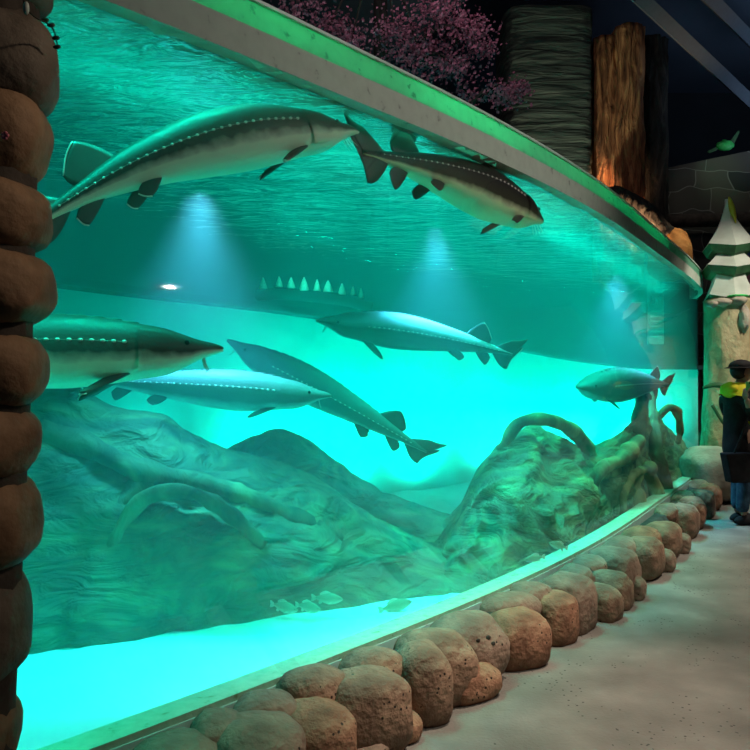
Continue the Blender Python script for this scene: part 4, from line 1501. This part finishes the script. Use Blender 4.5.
    # hand with five fingers round the phone
    hand = empty('hand'); hand.parent = rt
    pc = V((-.115, -.29, 1.35))
    MB().ball(pc, (.022, .042, .048), 18, 12).build('palm', M['skin'], hand)
    for k in range(4):
        y0 = .028 - .019 * k
        ln = (.9, 1.0, .95, .78)[k]
        a = pc + V((.0, y0, .035))
        MB().tube(spline([a, a + V((.014, -.018, .03 * ln)), a + V((.034, -.024, .052 * ln)), a + V((.058, -.012, .058 * ln))], 10), [.0095 - .0003 * i for i in range(10)], 8).build('finger', M['skin'], hand)
    a = pc + V((.0, .035, .0))
    MB().tube(spline([a, a + V((.02, .018, .02)), a + V((.045, .01, .05))], 8), [.0115 - .0004 * i for i in range(8)], 8).build('thumb', M['skin'], hand)
    hand2 = empty('hand'); hand2.parent = rt
    pc = V((.245, .10, 1.29))
    MB().ball(pc, (.022, .042, .048), 18, 12).build('palm', M['skin'], hand2)
    for k in range(4):
        y0 = .028 - .019 * k
        a = pc + V((.0, y0, .035))
        MB().tube(spline([a, a + V((.014, .018, .03)), a + V((.034, .022, .05)), a + V((.055, .01, .056))], 10), [.0095 - .0003 * i for i in range(10)], 8).build('finger', M['skin'], hand2)
    a = pc + V((.0, -.035, .0))
    MB().tube(spline([a, a + V((.02, -.018, .02)), a + V((.045, -.01, .05))], 8), [.0115 - .0004 * i for i in range(8)], 8).build('thumb', M['skin'], hand2)
    tag(rt, 'person in a dark cap and black coat with yellow shoulders, holding up a phone', 'person')
    # phone, bag
    ph = empty('phone', base)
    ph.rotation_euler = rt.rotation_euler
    bm = MB().box(.02, .035, -.17, -.02, 1.36, 1.45)
    bm.v = [((y + .095) * 0.62 - .085, (x - .0275) * 1.0 - .325, z + .035) for x, y, z in bm.v]
    c = bm.build('case', M['phone'], ph, smooth=False)
    bv = c.modifiers.new('bevel', 'BEVEL'); bv.width = .005; bv.segments = 3
    MB().ball((-.095, -.334, 1.47), (.009, .003, .009), 10, 8).build('camera_lens', M['eye'], ph)
    tag(ph, 'phone in a green case held up by the visitor', 'phone')
    bg = empty('shoulder_bag', base)
    bg.rotation_euler = rt.rotation_euler
    bm = MB().box(-.30, .0, -.26, -.13, .46, .76)
    for i, (x, y, z) in enumerate(bm.v):
        if z < .6 and x < -.1: bm.v[i] = (x + .06, y, z)
    c = bm.build('bag_body', M['black_cloth'], bg, smooth=False)
    bv = c.modifiers.new('bevel', 'BEVEL'); bv.width = .015; bv.segments = 3
    MB().tube(spline([(-.19, -.2, .73), (-.12, -.24, .95), (-.06, -.26, 1.15), (-.02, -.2, 1.40)], 16), .012, 8).build('strap', M['black_cloth'], bg)
    MB().tube(spline([(.0, -.2, .73), (.02, -.26, .95), (.0, -.28, 1.15), (-.01, -.2, 1.40)], 16), .012, 8).build('strap', M['black_cloth'], bg)
    tag(bg, 'black tote bag hanging at the hip of the visitor', 'bag')


visitor()


# ------------------------------------------------------------------ light
def area(name, loc, target, size, energy, color, size_y=None, spread=None):
    d = bpy.data.lights.new(name, 'AREA')
    d.energy = energy
    d.color = color
    d.size = size
    if size_y:
        d.shape = 'RECTANGLE'
        d.size_y = size_y
    if spread: d.spread = math.radians(spread)
    o = bpy.data.objects.new(name, d)
    COL.objects.link(o)
    o.location = loc
    v = Vector(target) - Vector(loc)
    o.rotation_euler = v.to_track_quat('-Z', 'Y').to_euler()
    return o


def spot(name, loc, target, energy, color, ang, blend=0.6, r=0.1):
    d = bpy.data.lights.new(name, 'SPOT')
    d.energy = energy
    d.color = color
    d.spot_size = math.radians(ang)
    d.spot_blend = blend
    d.shadow_soft_size = r
    o = bpy.data.objects.new(name, d)
    COL.objects.link(o)
    o.location = loc
    v = Vector(target) - Vector(loc)
    o.rotation_euler = v.to_track_quat('-Z', 'Y').to_euler()
    return o


TEAL = (0.004, 1.0, 0.76)
# lamps over the tank, along the front glass, shining down on the sand
for i in (12, 24, 36, 48, 60, 72, 84, 96, 108, 120, 131):
    p = GC[i] + GN[i] * 0.5
    t = (GC[i + 1] - GC[i]).normalized()
    o = area('tank_lamp', (p.x, p.y, 3.6 if i < 80 else 3.1), (p.x, p.y, 0), 1.0, (38 if i < 50 else 42) if i < 90 else (32 if i < 115 else 20), (0.002, 1.0, 0.70), 0.3, spread=52)
    o.rotation_euler = (0, 0, math.atan2(t.y, t.x))
# unseen strip fills added over the tank to brighten the rim
for i in (26, 40, 54, 68, 82, 96):
    p = GC[i] + GN[i] * 0.5
    q = GC[i] + GN[i] * 0.05
    area('rim_fill', (p.x, p.y, 3.02), (q.x, q.y, 2.90), 0.9, 17, (0.06, 1.0, 0.62), 0.06, spread=80)
# lamps behind the rocks, washing the lower back wall
for i in (34, 52, 66, 80, 94, 110, 126, 138):
    p = BC[i] - BN[i] * 0.6
    q = BC[i] + Vector((0, 0, 1.0))
    area('rock_lamp', (p.x, p.y, 0.35), q, 0.4, {34: 14, 52: 20, 66: 34, 126: 40, 138: 46}.get(i, 52), TEAL, spread=120)
# blue-white underwater spots
for (px, py, D) in ((200, 192, 4.25), (436, 226, 5.9), (616, 275, 8.2)):
    p = at(px, py, D)
    spot('water_spot', p, (p.x, p.y, 0), 980, (0.40, 0.36, 0.56), 78, 1.0, 0.09)
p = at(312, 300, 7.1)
spot('arch_fill', (p.x, p.y - .2, 2.66), at(312, 286, 7.5), 30, (1.0, 0.8, 0.6), 90, 1.0, 0.05)  # unseen fill added to brighten the teeth
# visitor side
for (x, y, tx, ty, e, cone) in ((3.1, 3.0, 3.0, 3.4, 240, 84), (4.2, 5.2, 4.0, 5.4, 190, 84), (5.2, 7.4, 4.7, 8.3, 460, 80), (2.3, 1.2, 2.3, 2.6, 215, 84), (1.9, 3.3, 0.6, 3.6, 760, 42), (3.6, 5.0, 2.3, 6.2, 520, 44)):  # closing pair: fills added to brighten the kerb stones
    spot('hall_lamp_or_fill', (x, y, 4.8), (tx, ty, 0), e, (1.0, 0.84, 0.69), cone, 1.0, 0.045)
spot('rim_front_fill', (4.4, 2.2, 4.9), (0.5, 4.1, 3.0), 300, (1.0, 0.93, 0.85), 64, 1.0, 0.045)  # fill added to brighten the rim from the front
spot('hall_lamp_or_fill', (0.75, 1.55, 2.9), (-0.95, 1.68, 1.3), 46, (1.0, 0.80, 0.58), 70, 0.9, 0.05)
at_c = at(722, 320, 9.6)
spot('tree_lamp', (5.4, 7.0, 4.4), at_c, 420, (1.0, 0.92, 0.78), 48, 0.8, 0.05)
at_c = at(720, 190, 14)
spot('masonry_fill', (5.0, 11.5, 7.4), at_c, 70, (1.0, 0.93, 0.8), 60, 1.0, 0.06)  # unseen fill added to lift the dark masonry wall
area('ceiling_fill', (8.5, 12.5, 5.5), (8.5, 13.5, 8.6), 1.5, 55, (0.55, 0.74, 1.0))  # unseen bluish fill added so the ceiling is not black
# accent lamps on the scenery
at_t = at(626, 170, 12.8)
spot('bark_lamp', (at_t.x + .2, 12.1, 3.3), (at_t.x, 12.9, 5.6), 620, (1.0, 0.55, 0.28), 80, 1.0)
at_t = at(550, 150, 12.3)
spot('slate_lamp', (at_t.x, 11.9, 3.4), (at_t.x, 12.5, 5.6), 240, (0.85, 1.0, 0.75), 100, 1.0)
at_t = at(400, 30, 9.0)
area('blossom_lamp', (at_t.x + .5, 6.8, 7.0), at_t, 0.6, 34, (1.0, 0.82, 0.86))
p = at(676, 240, 12.3)
spot('ochre_lamp', (p.x + .5, 11.4, 5.0), at(670, 256, 12.6), 70, (1.0, 0.75, 0.5), 40, 1.0, 0.05)
at_t = at(727, 142, 13.4)
spot('leaf_lamp_light', (at_t.x - .2, 12.6, 6.2), at_t, 25, (0.6, 1.0, 0.6), 40, 1.0)

w = bpy.data.worlds.new('world')
SC.world = w
w.use_nodes = True
w.node_tree.nodes['Background'].inputs[0].default_value = (0.10, 0.15, 0.22, 1)
w.node_tree.nodes['Background'].inputs[1].default_value = 0.10
